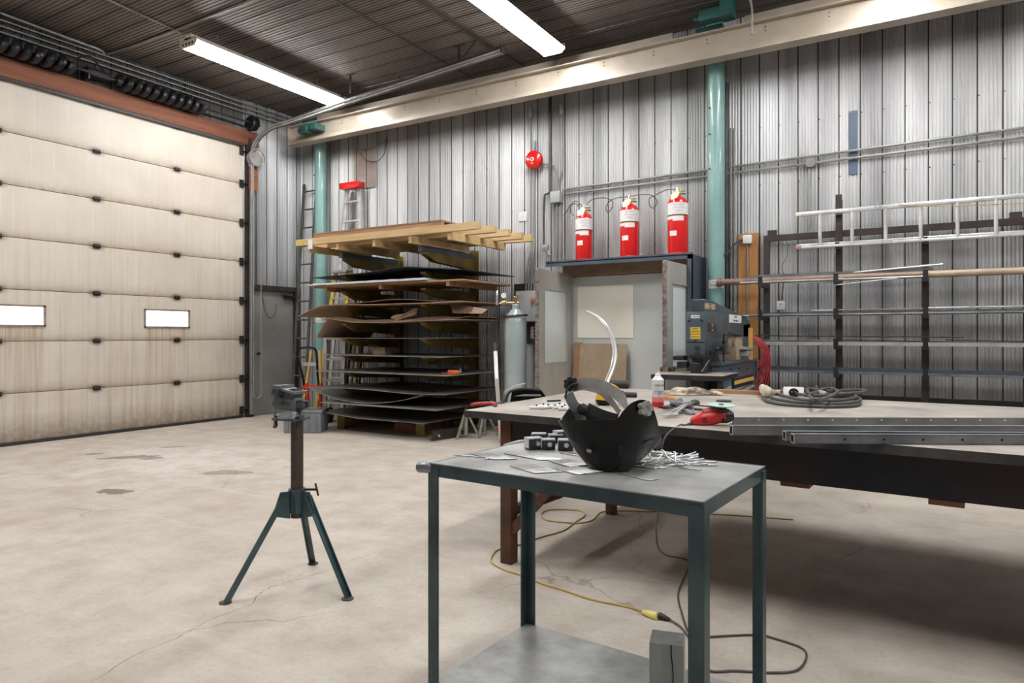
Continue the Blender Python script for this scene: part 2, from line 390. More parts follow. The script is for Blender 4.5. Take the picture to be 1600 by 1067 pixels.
def text(s, size, m, name, parent, pos, xdir, up, th=.0006):
    cu = bpy.data.curves.new(name, 'FONT'); cu.body = s; cu.size = size; cu.extrude = th; cu.align_x = 'CENTER'; cu.align_y = 'CENTER'
    tmp = bpy.data.objects.new(name, cu); me = bpy.data.meshes.new_from_object(tmp)
    bpy.data.objects.remove(tmp); bpy.data.curves.remove(cu)
    x = Vector(xdir).normalized(); y = Vector(up).normalized(); z = x.cross(y)
    M = Matrix.Translation(Vector(pos)) @ Matrix((x, y, z)).transposed().to_4x4()
    me.transform(WM[parent.name].inverted() @ M); me.name = name
    o = bpy.data.objects.new(name, me); C.objects.link(o); me.materials.append(MATS[m]); o.parent = parent; WM[o.name] = WM[parent.name]
    return o
def struct(o): o['kind'] = 'structure'; return o
# ================================================================ THE SETTING
XL, YB, ZC = -9.16, 8.21, 5.0          # left wall, back wall, ceiling
m = MB(); m.box((-1.6, 2.6, -.05), (16, 13, .1)); fl = struct(m.build('floor', 'floor', smooth=False))
m = MB()
crk = [(145, 1065), (215, 1022), (290, 990), (330, 968), (392, 945), (408, 925), (425, 916), (470, 905), (520, 889), (560, 872), (590, 862)]
pts = [PZ(u, v, 0) for u, v in crk]; q = []
for a, b in zip(pts, pts[1:]):
    for k in range(6): q.append(a.lerp(b, k/6)+Vector((random.uniform(-.008, .008), random.uniform(-.008, .008), 0)))
m.slab(lambda a, b: q[min(len(q)-1, int(a*(len(q)-1)+.5))]+Vector((0, (b-.5)*(.004+.006*abs(sin(a*23))), .0006)), len(q)-1, 1, .0004)
m.build('crack', mat('crack_dark', (.16, .13, .11)), fl)
# ribbed metal lining, built as real corrugation
def prof(P=.208):
    out = [(0, 0), (.002, -.02), (.010, -.02), (.012, 0)]
    for k in range(1, 36):
        t = k/36; out.append((.012+(P-.012)*t, .0125*(1-cos(2*pi*6*t))/2))
    return out
PR = prof()
def corr(m, a0, a1, z0, z1, place, off=0.0):
    n0 = math.floor((a0-off)/.208); a = []; 
    k = n0
    while off+k*.208 < a1:
        for dx, h in PR:
            x = off+k*.208+dx
            if a0 <= x <= a1: a.append((x, h))
        k += 1
    if not a or a[0][0] > a0: a.insert(0, (a0, 0))
    a.append((a1, 0))
    B = m._v([place(x, h, z0) for x, h in a]); T = m._v([place(x, h, z1) for x, h in a])
    for i in range(len(a)-1):
        f = m.bm.faces.new([B[i], B[i+1], T[i+1], T[i]])
        if min(a[i][1], a[i+1][1]) < -.01: f.material_index = 1  # groove faces take a darker colour so the seams stand out
m = MB(); corr(m, XL, 5.2, 0, ZC, lambda x, h, z: (x, YB-h, z), -1.609)
wb = struct(m.build('wall_back', 'galv', smooth=False)); wb.data.materials.append(MATS['groove_dark'])
LP = lambda y, h, z: (XL+h, y, z)
m = MB(); mu = MB()
DY0, DY1, DZ = 1.48, 7.03, 4.28
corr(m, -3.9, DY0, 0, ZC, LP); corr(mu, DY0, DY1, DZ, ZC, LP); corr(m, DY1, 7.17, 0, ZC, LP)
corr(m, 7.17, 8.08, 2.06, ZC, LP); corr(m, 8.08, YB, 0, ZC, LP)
wl = struct(m.build('wall_left', 'galv_left', smooth=False)); wl.data.materials.append(MATS['groove_dark'])
mu = mu.build('dark_lining', 'galv_dark', wl, smooth=False); mu.data.materials.append(MATS['groove_dark'])  # strip above the door, coloured darker than the rest of the lining
m = MB()
for z, x0 in ((3.68, -1.56), (3.02, -1.56), (2.42, -1.56)):
    for k in range(-34, 30):
        x = -1.59+.208*k
        if x > -8.9: m.cyl((x, YB-.004, z+random.uniform(-.01, .01)), (x, YB-.012, z), .006, seg=6)
tag(m.build('screws', 'conduit_dark', wb), kind='stuff')
# ceiling: metal liner panels whose ribs run along the room
m = MB(); m.box((-1.9, 2.2, ZC+.03), (14.6, 12.1, .06)); ce = struct(m.build('ceiling', 'ceiling_metal', smooth=False))
m = MB(); y = -3.6
k = 0
while y < YB:
    m.box((-1.9, y, ZC-.004), (14.5, .020 if k % 6 == 0 else .004, .012 if k % 6 == 0 else .005)); y += .051; k += 1
m.build('ribs', 'ceiling_rib', ce, smooth=False)
m = MB(); m.box((-5.55, 2.2, ZC-.006), (.018, 12, .014)); m.build('seam', 'ceiling_rib', ce)
m = MB(); m.box((-4.72, 2.2, ZC-.012), (.07, 12, .024)); m.build('joint_strip', 'ceiling_rib', ce)
# ---- sectional overhead door
d1 = struct(thing('door_1', None, None, (XL, (DY0+DY1)/2, 0)))
SH = DZ/7
for k in range(7):
    m = MB()
    if k == 2:                      # the section with the small windows
        ws = [(5.44, 6.12), (3.53, 4.21), (1.62, 2.30)]; z0, z1 = 1.40, 1.655
        zb, zt = k*SH+.003, (k+1)*SH-.003
        m.box((XL-.02, (DY0+DY1)/2, (zb+z0)/2), (.05, DY1-DY0, z0-zb)); m.box((XL-.02, (DY0+DY1)/2, (zt+z1)/2), (.05, DY1-DY0, zt-z1))
        ys = [DY0]+[v for w in sorted(ws) for v in w]+[DY1]
        for a, b in zip(ys[::2], ys[1::2]): m.box((XL-.02, (a+b)/2, (z0+z1)/2), (.05, b-a, z1-z0))
    else: m.box((XL-.02, (DY0+DY1)/2, (k+.5)*SH), (.05, DY1-DY0, SH-.006), bev=.002)
    m.build('door_section', 'door_skin', d1, smooth=False)
m = MB(); m.box((XL-.055, (DY0+DY1)/2, DZ/2), (.01, DY1-DY0, DZ-.02))
for a, b in ws: pass
m = MB()
for k in range(8): m.box((XL-.04, (DY0+DY1)/2, max(.01, k*SH)), (.03, DY1-DY0, .02))
m.build('seam_backing', 'black_rubber', d1)
for a, b in ws:
    m = MB(); y0, y1, z0, z1 = a, b, 1.40, 1.655
    for c, d in (((XL+.008, (y0+y1)/2, z1-.008), (.02, y1-y0, .022)), ((XL+.008, (y0+y1)/2, z0+.008), (.02, y1-y0, .022)),
                 ((XL+.008, y0+.01, (z0+z1)/2), (.02, .024, z1-z0)), ((XL+.008, y1-.01, (z0+z1)/2), (.02, .024, z1-z0))): m.box(c, d)
    fr = m.build('window_frame', 'window_trim', d1)
    m = MB(); m.box((XL-.02, (y0+y1)/2, (z0+z1)/2), (.006, y1-y0, z1-z0)); m.build('pane', 'window_glow', fr)
for k in range(1, 7):
    for j in range(1, 5):
        y = DY1-1.11*j; z = k*SH
        m = MB(); m.box((XL+.012, y, z+.018), (.012, .05, .02)); m.box((XL+.012, y, z-.018), (.012, .05, .02)); m.cyl((XL+.02, y-.04, z), (XL+.02, y+.04, z), .013, seg=10)
        m.box((XL+.014, y-.035, z), (.016, .02, .05)); m.box((XL+.014, y+.035, z), (.016, .02, .05))
        m.build('hinge', 'dark_steel', d1)
for k in range(0, 8):
    z = max(.12, k*SH if k < 7 else DZ-.1)
    m = MB(); m.box((XL+.02, DY1-.03, z), (.02, .07, .12)); m.cyl((XL+.045, DY1-.07, z), (XL+.045, DY1+.06, z), .011, seg=8)
    m.cyl((XL+.045, DY1+.03, z), (XL+.045, DY1+.05, z), .026, seg=12); m.box((XL+.05, DY1-.06, z), (.06, .012, .10))
    m.build('roller_bracket', 'dark_steel', d1)
m = MB(); m.box((XL+.012, (DY0+DY1)/2, .02), (.03, DY1-DY0, .04)); m.build('bottom_seal', 'black_rubber', d1)
m = MB(); m.box((XL+.04, (DY0+DY1)/2+.1, DZ+.12), (.05, DY1-DY0+.3, .22), bev=.004); t1 = struct(m.build('trim_1', 'rusty_wood'))
m = MB(); m.box((XL+.05, (DY0+DY1)/2, DZ-.01), (.02, DY1-DY0, .035)); struct(m.build('trim_2', 'black_rubber'))
m = MB(); m.box((XL+.03, DY1+.055, 2.2), (.05, .03, 4.4)); m.box((XL+.06, DY1+.085, 2.2), (.03, .05, 4.4)); struct(m.build('trim_3', 'brown_steel'))
# ---- steel service door in the left wall
d2 = struct(thing('door_2', None, None, (XL, 7.62, 0)))
m = MB(); m.box((XL-.03, 7.62, 1.02), (.05, .86, 2.0)); m.build('door_leaf', 'grey_door', d2)
m = MB(); m.box((XL+.0, 7.62, 2.06), (.10, .98, .08)); m.box((XL+.0, 7.18, 1.02), (.10, .05, 2.04)); m.box((XL+.0, 8.075, 1.02), (.10, .07, 2.04)); m.build('door_frame', 'brown_steel', d2)
m = MB(); m.box((XL+.03, 7.93, 1.93), (.05, .22, .05), bev=.006); m.bar((XL+.05, 7.86, 1.955), (XL+.12, 7.66, 1.955), .02, .008); m.bar((XL+.12, 7.66, 1.955), (XL+.03, 7.95, 1.99), .02, .008); m.build('door_closer', 'dark_steel', d2)
m = MB(); m.tube([(XL+.005, 7.40, 1.99), (XL+.01, 7.45, 1.7), (XL+.01, 7.56, 1.58), (XL+.01, 7.66, 1.66), (XL+.01, 7.68, 1.8)], .004, sub=5); m.build('wire_loop', 'black_rubber', d2)
m = MB(); m.cyl((XL-.005, 7.30, 1.0), (XL+.05, 7.30, 1.0), .012); m.lathe([(.0, 0), (.026, .004), (.028, .02), (.015, .034)], (XL+.04, 7.30, 1.0), (1, 0, 0), 14); m.build('door_knob', 'dark_steel', d2)
# ---- double doors in the back wall: blocked opening, two leaves standing open
d3 = struct(thing('door_3', None, None, (-3.15, YB, 0)))
m = MB(); m.box((-3.14, YB-.035, 1.03), (1.74, .03, 2.06)); m.build('blanking_panel', 'grey_panel', d3)
m = MB(); m.box((-3.14, YB-.10, 2.135), (1.80, .16, .13)); m.build('header', 'plywood_brown', d3)
def leaf(x0, y0, x1, y1, knob):
    a, b = Vector((x0, y0, 0)), Vector((x1, y1, 0)); L_ = (b-a).length; d = (b-a)/L_; n = Vector((d.y, -d.x, 0)); rz = math.atan2(d.y, d.x); H = 2.09
    def P(s, z): return a+d*s+Vector((0, 0, z))
    m = MB(); t = .044
    g0, g1, zb, zt = .16, L_-.16, .95, 1.86
    m.box(P(L_/2, zb/2+.01), (L_, t, zb-.02), rz); m.box(P(L_/2, (zt+H)/2), (L_, t, H-zt), rz)
    m.box(P(g0/2, (zb+zt)/2), (g0, t, zt-zb), rz); m.box(P((g1+L_)/2, (zb+zt)/2), (L_-g1, t, zt-zb), rz)
    lf = m.build('door_leaf', 'leaf_paint', d3)
    m = MB(); m.box(P((g0+g1)/2, (zb+zt)/2), (g1-g0, .008, zt-zb), rz); m.build('glass_pane', glassm, lf)
    m = MB()
    for s_ in (g0, g1): m.box(P(s_, (zb+zt)/2), (.02, t+.012, zt-zb+.02), rz)
    for z_ in (zb, zt): m.box(P((g0+g1)/2, z_), (g1-g0, t+.012, .02), rz)
    m.build('glazing_bead', 'leaf_paint', lf)
    m = MB(); m.box(P(L_-.002, H/2), (.006, t+.004, H-.02), rz); m.build('worn_edge', mat('worn_edge', (.30, .24, .20), (.07, .055, .05), 22, .6), lf)
    if knob:
        for sg in (1, -1):
            c = P(L_-.07, .93)
            m = MB(); m.cyl(c, c+n*sg*.06, .011, seg=10); m.lathe([(0, 0), (.02, .002), (.029, .014), (.026, .03), (.01, .038)], c+n*sg*.045, n*sg, 16)
            m.cyl(c+n*sg*.02, c+n*sg*.028, .03, seg=14); m.build('door_knob', 'brass_dark', lf)
    return lf
def glass_mat():
    m = bpy.data.materials.new('door_glass'); m.use_nodes = True; N, L = nodes(m); b = N['Principled BSDF']
    b.inputs['Base Color'].default_value = (.80, .85, .83, 1); b.inputs['Roughness'].default_value = .12; b.inputs['Metallic'].default_value = .0
    b.inputs['Alpha'].default_value = .75
    b.inputs['Specular IOR Level'].default_value = .8
    MATS['glass'] = m; return m
glassm = glass_mat()
leaf(-3.98, 8.15, -3.925, 7.12, False)
leaf(-2.275, 8.12, -2.335, 7.04, True)
# steel box frame round the opening that carries the cylinders
bx = thing('steel_portal', 'blue-grey steel channel frame boxed around the open double doors', 'door surround', (-3.145, 7.92, 0))
m = MB(); m.box((-3.145, 7.915, 2.205), (1.87, .55, .012)); m.box((-3.145, 7.646, 2.195), (1.87, .012, .07)); m.build('top_plate', 'blue_grey', bx, False)
m = MB(); m.box((-2.216, 7.915, 1.10), (.012, .55, 2.2)); m.box((-2.24, 7.646, 1.10), (.06, .012, 2.2)); m.build('side_panel', 'blue_grey', bx, False)
# boards on and against the blanking panel
A, B_ = PY(903, 448, 8.15), PY(990, 528, 8.15)
m = MB(); m.box(((A.x+B_.x)/2, 8.152, (A.z+B_.z)/2), (B_.x-A.x, .012, A.z-B_.z)); solo('cream_board', m, 'board_cream', 'cream painted square board fixed on the grey panel between the open doors', 'board', ((A.x+B_.x)/2, 8.152, B_.z))
def lean(name, u0, u1, vt, y, mt, label):
    A, B_ = PY(u0, vt, y), PY(u1, vt, y); dy = .12
    m = MB(); m.prism([(A.x, y, A.z), (B_.x, y, A.z), (B_.x+.01, y-dy, 0.004), (A.x, y-dy, 0.004)], (0, -.008, 0)); return solo(name, m, mt, label, 'board', (A.x, y-dy, 0))
lean('hardboard_sheet', 898, 911, 535, 8.13, 'hardboard_dark', 'narrow orange-brown hardboard strip leaning behind the big tan board by the doors')
lean('hardboard_sheet', 907, 968, 537, 8.115, 'hardboard', 'broad tan hardboard with screw holes leaning below the cream board')
lean('hardboard_sheet', 956, 980, 538, 8.095, 'hardboard', 'narrow tan hardboard offcut leaning behind the curved metal strip')
# ---- painted crane columns
def column(u, label, sticker):
    p = PY(u, 400, 7.97); p.z = 0
    t = thing('steel_column', label, 'column', p)
    m = MB(); m.cyl(p, p+Vector((0, 0, ZC-.02)), .097, seg=32); m.build('shaft', 'green_paint', t)
    m = MB(); m.box(p+Vector((0, 0, .01)), (.3, .3, .02)); m.build('base_plate', 'green_paint', t)
    m = MB()
    for z in (3.9, 3.6, 3.2, 1.5): m.cyl(p+Vector((-.05, -.085, z)), p+Vector((-.055, -.105, z)), .008, seg=6)
    m.build('bolt', 'dark_steel', t)
    m = MB(); z = sticker; n = Vector((-p.x, -p.y, 0)).normalized(); s_ = Vector((-n.y, n.x, 0))
    m.lathe([(.0985, 0), (.0985, .10)], p+Vector((0, 0, z)), (0, 0, 1), 32); 
    bm = m.bm; dele = [f for f in bm.faces if (f.calc_center_median()-p).xy.normalized().dot(n.xy) < .55 or len(f.verts) > 4]
    bmesh.ops.delete(bm, geom=dele, context='FACES'); st = m.build('sticker', 'white_label', t)
    for k, (tx, col) in enumerate((('DANGER', 'text_red'), ('CRANE 2 TON', 'text_black'))):
        text(tx, .022, col, 'lettering', st, p+n*.1+Vector((0, 0, z+.075-.04*k)), s_, (0, 0, 1))
    m = MB(); z0 = 4.55
    m.box(p+Vector((-.02, -.14, z0+.06)), (.22, .34, .12)); m.box(p+Vector((-.02, -.14, z0+.17)), (.30, .22, .10)); m.build('bracket', 'dark_green_paint', t)
column(501, 'slimmer-looking far green painted round steel column near the corner ladder', 1.5)
column(1119, 'near green painted round steel column beside the open double doors', 1.83)
# ---- crane runway beam
YR = 7.66
xa = -8.75; xb = 4.6; zb = 4.35
rb = thing('runway_beam', 'long beige painted runway beam below the ceiling, across both green columns', 'beam', ((xa+xb)/2, YR, zb))
m = MB(); m.box(((xa+xb)/2, YR, zb+.16), (xb-xa, .02, .28)); m.box(((xa+xb)/2, YR, zb+.008), (xb-xa, .17, .016)); m.box(((xa+xb)/2, YR-.075, zb+.03), (xb-xa, .014, .05)); m.box(((xa+xb)/2, YR-.02, zb+.295), (xb-xa, .13, .014)); m.build('beam', 'beige_paint', rb, False)
for x0, x1 in ((-8.2, -4.0), (-3.9, -2.45), (-1.65, 4.5)):
    m = MB(); m.box(((x0+x1)/2, YR+.02, zb+.36), (x1-x0, .012, .12)); m.build('cover_strip', 'beige_paint', rb, False)
m = MB(); m.box((xa-.006, YR, zb+.15), (.012, .18, .30)); m.build('end_cap', 'beige_paint', rb)
m = MB(); x = xa+.5
while x < xb:
    for z in (.24, .20): m.cyl((x, YR-.009, zb+z), (x, YR-.016, zb+z), .007, seg=6)
    x += .62
tag(m.build('bolts', 'dark_steel', rb), kind='stuff')
m = MB(); m.tube([(-8.2, YR-.12, ZC-.05), (-2.0, YR-.12, ZC-.05), (4.5, YR-.12, ZC-.05)], .012); 
for k in range(16): m.cyl((-8+.8*k, YR-.12, ZC-.05), (-8+.8*k, YR-.12, ZC), .008, seg=6)
solo('ceiling_conduit', m, 'conduit_dark', 'thin dark conduit along the ceiling just in front of the beige beam', 'conduit', (-2, YR-.12, ZC-.05))
# crane power pick-up by the near column
p = PY(1140, 45, 7.5)
m = MB(); m.box((p.x-.18, 7.55, 4.80), (.30, .14, .12), bev=.01); m.box((p.x-.03, 7.55, 4.83), (.14, .18, .2), bev=.01); m.cyl((p.x-.4, 7.55, 4.8), (p.x-.2, 7.55, 4.8), .03)
o = thing('crane_feed', 'dark green motor bracket above the beige beam by the near column', 'crane bracket', (p.x, 7.55, 4.7)); m.build('housing', 'dark_green_paint', o)
m = MB(); m.tube([(p.x-.05, 7.5, 4.92), (p.x+.12, 7.5, 4.95), (p.x+.22, 7.52, 4.82), (p.x+.22, 7.55, 4.5)], .012, sub=6); m.build('cable', 'conduit', o)
p = PY(478, 203, 7.5)
m = MB(); m.box((p.x, 7.5, p.z), (.18, .14, .12), bev=.01); m.box((p.x+.16, 7.55, p.z+.02), (.2, .22, .10), bev=.01); m.cyl((p.x-.1, 7.5, p.z), (p.x-.14, 7.5, p.z), .05)
solo('beam_end_stop', m, 'dark_green_paint', 'dark green end stop above the left end of the beige beam', 'end stop', (p.x, 7.5, p.z))
# ---- lights
def fixture(x, y0, label):
    y1 = y0+2.42; z = 4.745
    t = thing('fluorescent_light', label, 'ceiling light', (x, (y0+y1)/2, z), 0, 'ceiling fluorescent lights')
    m = MB(); m.box((x, (y0+y1)/2, z+.075), (.12, 2.42, .06)); m.build('housing', 'white_paint', t)
    m = MB()
    for sg in (-1, 1): m.prism([(x+sg*.06, y0, z+.06), (x+sg*.155, y0, z+.02), (x+sg*.158, y0, z+.024), (x+sg*.06, y0, z+.066)], (0, 2.42, 0))
    m.build('reflector', 'white_paint', t)
    m = MB(); m.prism([(x-.15, y0+.03, z+.018), (x-.12, y0+.03, z-.035), (x+.12, y0+.03, z-.035), (x+.15, y0+.03, z+.018)], (0, 2.36, 0)); m.build('diffuser', 'tube_light', t, False)
    for y in (y0, y1-.006):
        m = MB(); m.prism([(x-.16, y, z+.065), (x-.165, y, z-.0), (x-.12, y, z-.045), (x+.12, y, z-.045), (x+.165, y, z-.0), (x+.16, y, z+.065)], (0, .008, 0)); e = m.build('end_plate', 'ivory', t)
        m = MB()
        for sg in (-.09, -.03, .03, .09): m.cyl((x+sg, y-.004, z-.005), (x+sg, y+.012, z-.005), .018, seg=10)
        m.build('lamp_sockets', 'rusty_wood', e)
    for y in (y0+.4, y1-.4):
        m = MB(); m.cyl((x, y, z+.1), (x, y, ZC), .006, seg=6); m.build('hanger', 'conduit', t)
    return t
fixture(-7.44, 4.95, 'long fluorescent strip light on the ceiling nearest the overhead door')
fixture(-3.84, 4.95, 'long fluorescent strip light near the middle top of the photo')
for x in (-.24, 3.36): fixture(x, 4.95, 'fluorescent strip light outside the view to the right')
for x in (-7.44, -3.84, -.24, 3.36): fixture(x, .6, 'fluorescent strip light above and behind the camera')
# ---- conduits on the walls and ceiling
def pipe(name, pts, r, mt, label, sub=0, cat='conduit', clips=()):
    m = MB(); m.tube(pts, r, 8, sub=sub)
    for c in clips: m.box(c, (.03, .02, .05))
    return solo(name, m, mt, label, cat, pts[0])
YW = YB-.045
a, b = PY(880, 296, YW), PY(1600, 199.6, YW); b2 = a.lerp(b, 1.5)
pipe('wall_conduit', [a, b2], .014, 'conduit', 'upper of the two long horizontal conduits on the ribbed back wall')
a, b = PY(884, 303, YW), PY(1600, 214, YW)
pipe('wall_conduit', [a, a.lerp(b, 1.5)], .014, 'conduit', 'lower of the two long horizontal conduits on the ribbed back wall')
def vp(u, v0, v1, r, mt, label, y=YW, box=False):
    a, b = PY(u, v0, y), PY(u, v1, y); b = Vector((a.x, y, b.z))
    t = thing('wall_conduit', label, 'conduit', b); m = MB(); m.cyl(b, a, r, seg=10); m.build('pipe', mt, t)
    if box: m = MB(); m.box(a+Vector((0, -.005, .03)), (.05, .05, .13), bev=.005); m.build('fitting', 'grey_box', t)
vp(829.5, 180, 455, .013, 'conduit', 'left vertical conduit running down past the red bell', box=True)
vp(834.5, 225, 455, .013, 'conduit', 'conduit dropping from behind the red bell to the grey electrical box')
vp(859.5, 152, 300, .022, 'conduit_dark', 'thick dark vertical pipe right of the red bell', y=YB-.07)
vp(878, 175, 268, .013, 'conduit', 'vertical conduit with a grey fitting at its top above the junction box', box=True)
vp(870, 318, 402, .012, 'conduit', 'left of the conduits dropping from the junction box')
vp(876, 318, 402, .012, 'conduit', 'right of the conduits dropping from the junction box')
pipe('wall_conduit', [PY(878, 268, YW), PY(874, 284, YW), PY(873, 300, YW)], .012, 'conduit', 'short bent conduit entering the junction box from above', 4)
pipe('wall_conduit', [PY(846, 257, YW), PY(860, 257, YW), PY(868, 262, YW), PY(870.5, 275, YW), PY(870.5, 300, YW)], .011, 'conduit', 'bent conduit from the red bell to the junction box', 5)
pipe('wall_conduit', [PY(864, 300, YW), PY(855, 303, YW), PY(850, 313, YW), PY(850, 385, YW)], .012, 'conduit_dark', 'dark elbow conduit dropping left of the junction box', 5)
for u, du in ((824, 829), (829, 833), (834.5, 838)):
    pass
p = PY(871.5, 309, YW)
m = MB(); m.box(p+Vector((0, -.03, 0)), (.14, .12, .15), bev=.006); solo('junction_box', m, 'grey_box', 'grey square junction box on the back wall left of the red cylinders', 'junction box', p)
p = PY(1267, 255, YW)
m = MB(); m.lathe([(.058, -.02), (.06, .03), (.05, .045)], p, (0, -1, 0), 20); solo('round_junction_box', m, 'conduit', 'round junction box on the lower horizontal conduit', 'junction box', p)
vp(1267, 262, 352, .012, 'conduit', 'thin vertical conduit dropping from the round junction box')
for u, mt, r, l in ((1136, 'conduit_dark', .022, 'dark vertical pipe hard against the right of the near green column'), (1142.5, 'conduit', .013, 'left bright vertical conduit right of the near green column'), (1148, 'conduit', .013, 'right bright vertical conduit right of the near green column')):
    vp(u, 130 if mt != 'conduit' else 200, 560, r, mt, l)
# valve below junction box
p = PY(853, 388, 8.1)
m = MB(); m.box(p, (.07, .06, .09), bev=.008); m.cyl(p, p+Vector((.06, 0, -.10)), .02); m.cyl(p, p+Vector((-.01, 0, .1)), .012); solo('wall_valve', m, 'alu_dull', 'small pull-station valve on the wall just left of the steel door surround', 'valve', p)
# fire bell
p = PY(837, 251, 8.13)
t = thing('fire_bell', 'round red fire alarm bell on the back wall', 'alarm bell', p)
m = MB(); m.lathe([(.125, 0), (.128, .02), (.122, .05), (.10, .068), (.05, .08), (.0, .082)], p+Vector((0, -.02, 0)), (0, -1, 0), 32); g = m.build('gong', 'red_paint', t)
m = MB(); m.lathe([(.028, 0), (.026, .006)], p+Vector((0, -.10, 0)), (0, -1, 0), 18); m.build('centre_label', 'white_label', g)
m = MB(); m.lathe([(.012, 0), (.012, .012)], p+Vector((0, -.10, 0)), (0, -1, 0), 12); m.build('centre_bolt', 'dark_steel', g)
m = MB(); m.lathe([(.014, 0), (.013, .004)], p+Vector((0, -.098, -.055)), (0, -1, 0), 12); m.build('yellow_dot', 'yellow_label', g)
text('FIRE', .03, 'white_label', 'lettering', g, p+Vector((-.075, -.094, 0)), (1, 0, .0), (0, 0, 1))
m = MB(); m.box(p+Vector((0, .01, 0)), (.12, .05, .12)); m.build('back_box', 'red_paint', t)
p = PY(835, 229, YW); m = MB(); m.box(p, (.035, .06, .16), bev=.005); solo('conduit_body', m, 'grey_box', 'small white conduit fitting right above the red bell', 'fitting', p)
p = PY(817.5, 338, YB-.01); m = MB(); m.box(p+Vector((0, -.008, 0)), (.13, .006, .13)); solo('paper_notice', m, 'white_paint', 'square white sheet fixed on the wall above the wooden pallet', 'notice', p)
A, B_ = PY(1327.5, 174, YB-.015), PY(1340.5, 272, YB-.015)
t = thing('blue_strip', 'narrow blue-grey metal strip screwed upright on the back wall', 'strip', ((A.x+B_.x)/2, YB-.02, B_.z))
m = MB(); m.box(((A.x+B_.x)/2, YB-.016, (A.z+B_.z)/2), (B_.x-A.x, .006, A.z-B_.z)); m.build('plate', 'strip_blue', t)
m = MB()
for z in (A.z-.02, B_.z+.02):
    for x in (A.x+.02, B_.x-.02): m.cyl((x, YB-.018, z), (x, YB-.024, z), .005, seg=6)
m.build('screws', 'chrome', t)
# plywood strip and white switch box
A, B_ = PY(1154, 366, YB-.03), PY(1185, 470, YB-.03)
m = MB(); m.box(((A.x+B_.x)/2, YB-.025, (A.z+.6)/2), (B_.x-A.x, .018, A.z-.6)); solo('plywood_strip', m, 'plywood', 'tall orange plywood strip on the back wall right of the near column', 'board', ((A.x+B_.x)/2, YB-.025, .6))
p = PY(1168, 374, YB-.06)
t = thing('switch_box', 'white square switch box on the plywood strip', 'switch box', p)
m = MB(); m.box(p, (.10, .06, .10), bev=.012); m.build('box', 'white_paint', t)
m = MB(); m.cyl(p+Vector((0, .01, -.05)), p+Vector((0, .01, -1.0)), .011, seg=8); m.build('pipe', 'conduit', t)
m = MB(); m.tube([p+Vector((-.05, 0, .0)), PY(1150, 380, 8.05), PY(1138, 393, 8.0), PY(1131, 400, 7.95)], .012, sub=5); m.build('cable', 'black_rubber', t)
# rust patch panel and wires on wall over ladder
A, B_ = PY(554, 235, YB-.01), PY(588, 292, YB-.01)
m = MB(); corr(m, A.x, B_.x, B_.z, A.z, lambda x, h, z: (x, YB-.022-h, z), -1.609); solo('patch_panel', m, mat('patch', (.36, .30, .26), (.25, .2, .17), 3, .5, .5), 'brownish square patch of ribbed sheet above the red-topped ladder', 'panel', (A.x, YB-.01, B_.z)).data.materials.append(MATS['groove_dark'])
pipe('wall_wire', [PY(562, 238, 8.15), PY(572, 250, 8.15), PY(588, 252, 8.15), PY(600, 240, 8.15), PY(604, 215, 8.15)], .005, 'black_rubber', 'thin black wire sagging above the brown wall patch', 5, 'wire')
# electrical box with black backing board
A, B_ = PY(804, 444, YB-.03), PY(842, 537, YB-.03)
t = thing('electrical_box', 'grey electrical box on a black board behind the gas cylinder', 'electrical box', ((A.x+B_.x)/2, YB-.03, B_.z))
m = MB(); m.box(((A.x+B_.x)/2, YB-.03, (A.z+B_.z)/2), (B_.x-A.x, .02, A.z-B_.z)); m.build('backing_board', 'black_rubber', t)
c0, c1 = PY(806, 455, 8.0), PY(842, 502, 8.0)
m = MB(); m.box(((c0.x+c1.x)/2, 8.08, (c0.z+c1.z)/2), (c1.x-c0.x, .18, c0.z-c1.z), bev=.006); bo = m.build('box', 'grey_box', t)
p = PY(832, 468, 7.97); m = MB(); m.cyl(p, p+Vector((0, -.02, 0)), .03, seg=16); m.box(p+Vector((0, -.025, 0)), (.018, .02, .05)); m.build('rotary_switch', 'salmon', bo)
m = MB(); p = PY(809, 459, 7.985); m.box(p, (.05, .003, .03)); m.build('yellow_tag', 'yellow_label', bo)
p0, p1 = PY(832, 510, 8.12), PY(840, 529, 8.12); m = MB(); m.box(((p0.x+p1.x)/2, 8.12, (p0.z+p1.z)/2), (p1.x-p0.x, .1, p0.z-p1.z)); pb = m.build('push_button_station', 'strap_grey', t)
for v in (514, 519.5, 525):
    p = PY(836, v, 8.06); m = MB(); m.cyl(p, p+Vector((0, -.015, 0)), .014, seg=12); m.build('button', 'black_plastic', pb)
m = MB()
for u in (833, 838): a, b = PY(u, 530, YW), PY(u, 600, YW); m.cyl(a, (a.x, YW, b.z-.6), .012, seg=8)
m.build('drop_pipe', 'conduit', t)
m = MB()
for k, (u, w) in enumerate(((829.5, 822), (832, 826), (834.5, 830))):
    a = PY(u, 455-62, YW); m.tube([PY(u, 380, YW), PY(u-1, 395, YW-.02), PY(w+1, 425, YW-.06), PY(w, 456, YW-.06)], .011, sub=4)
m.build('feed_pipe', 'conduit', t)
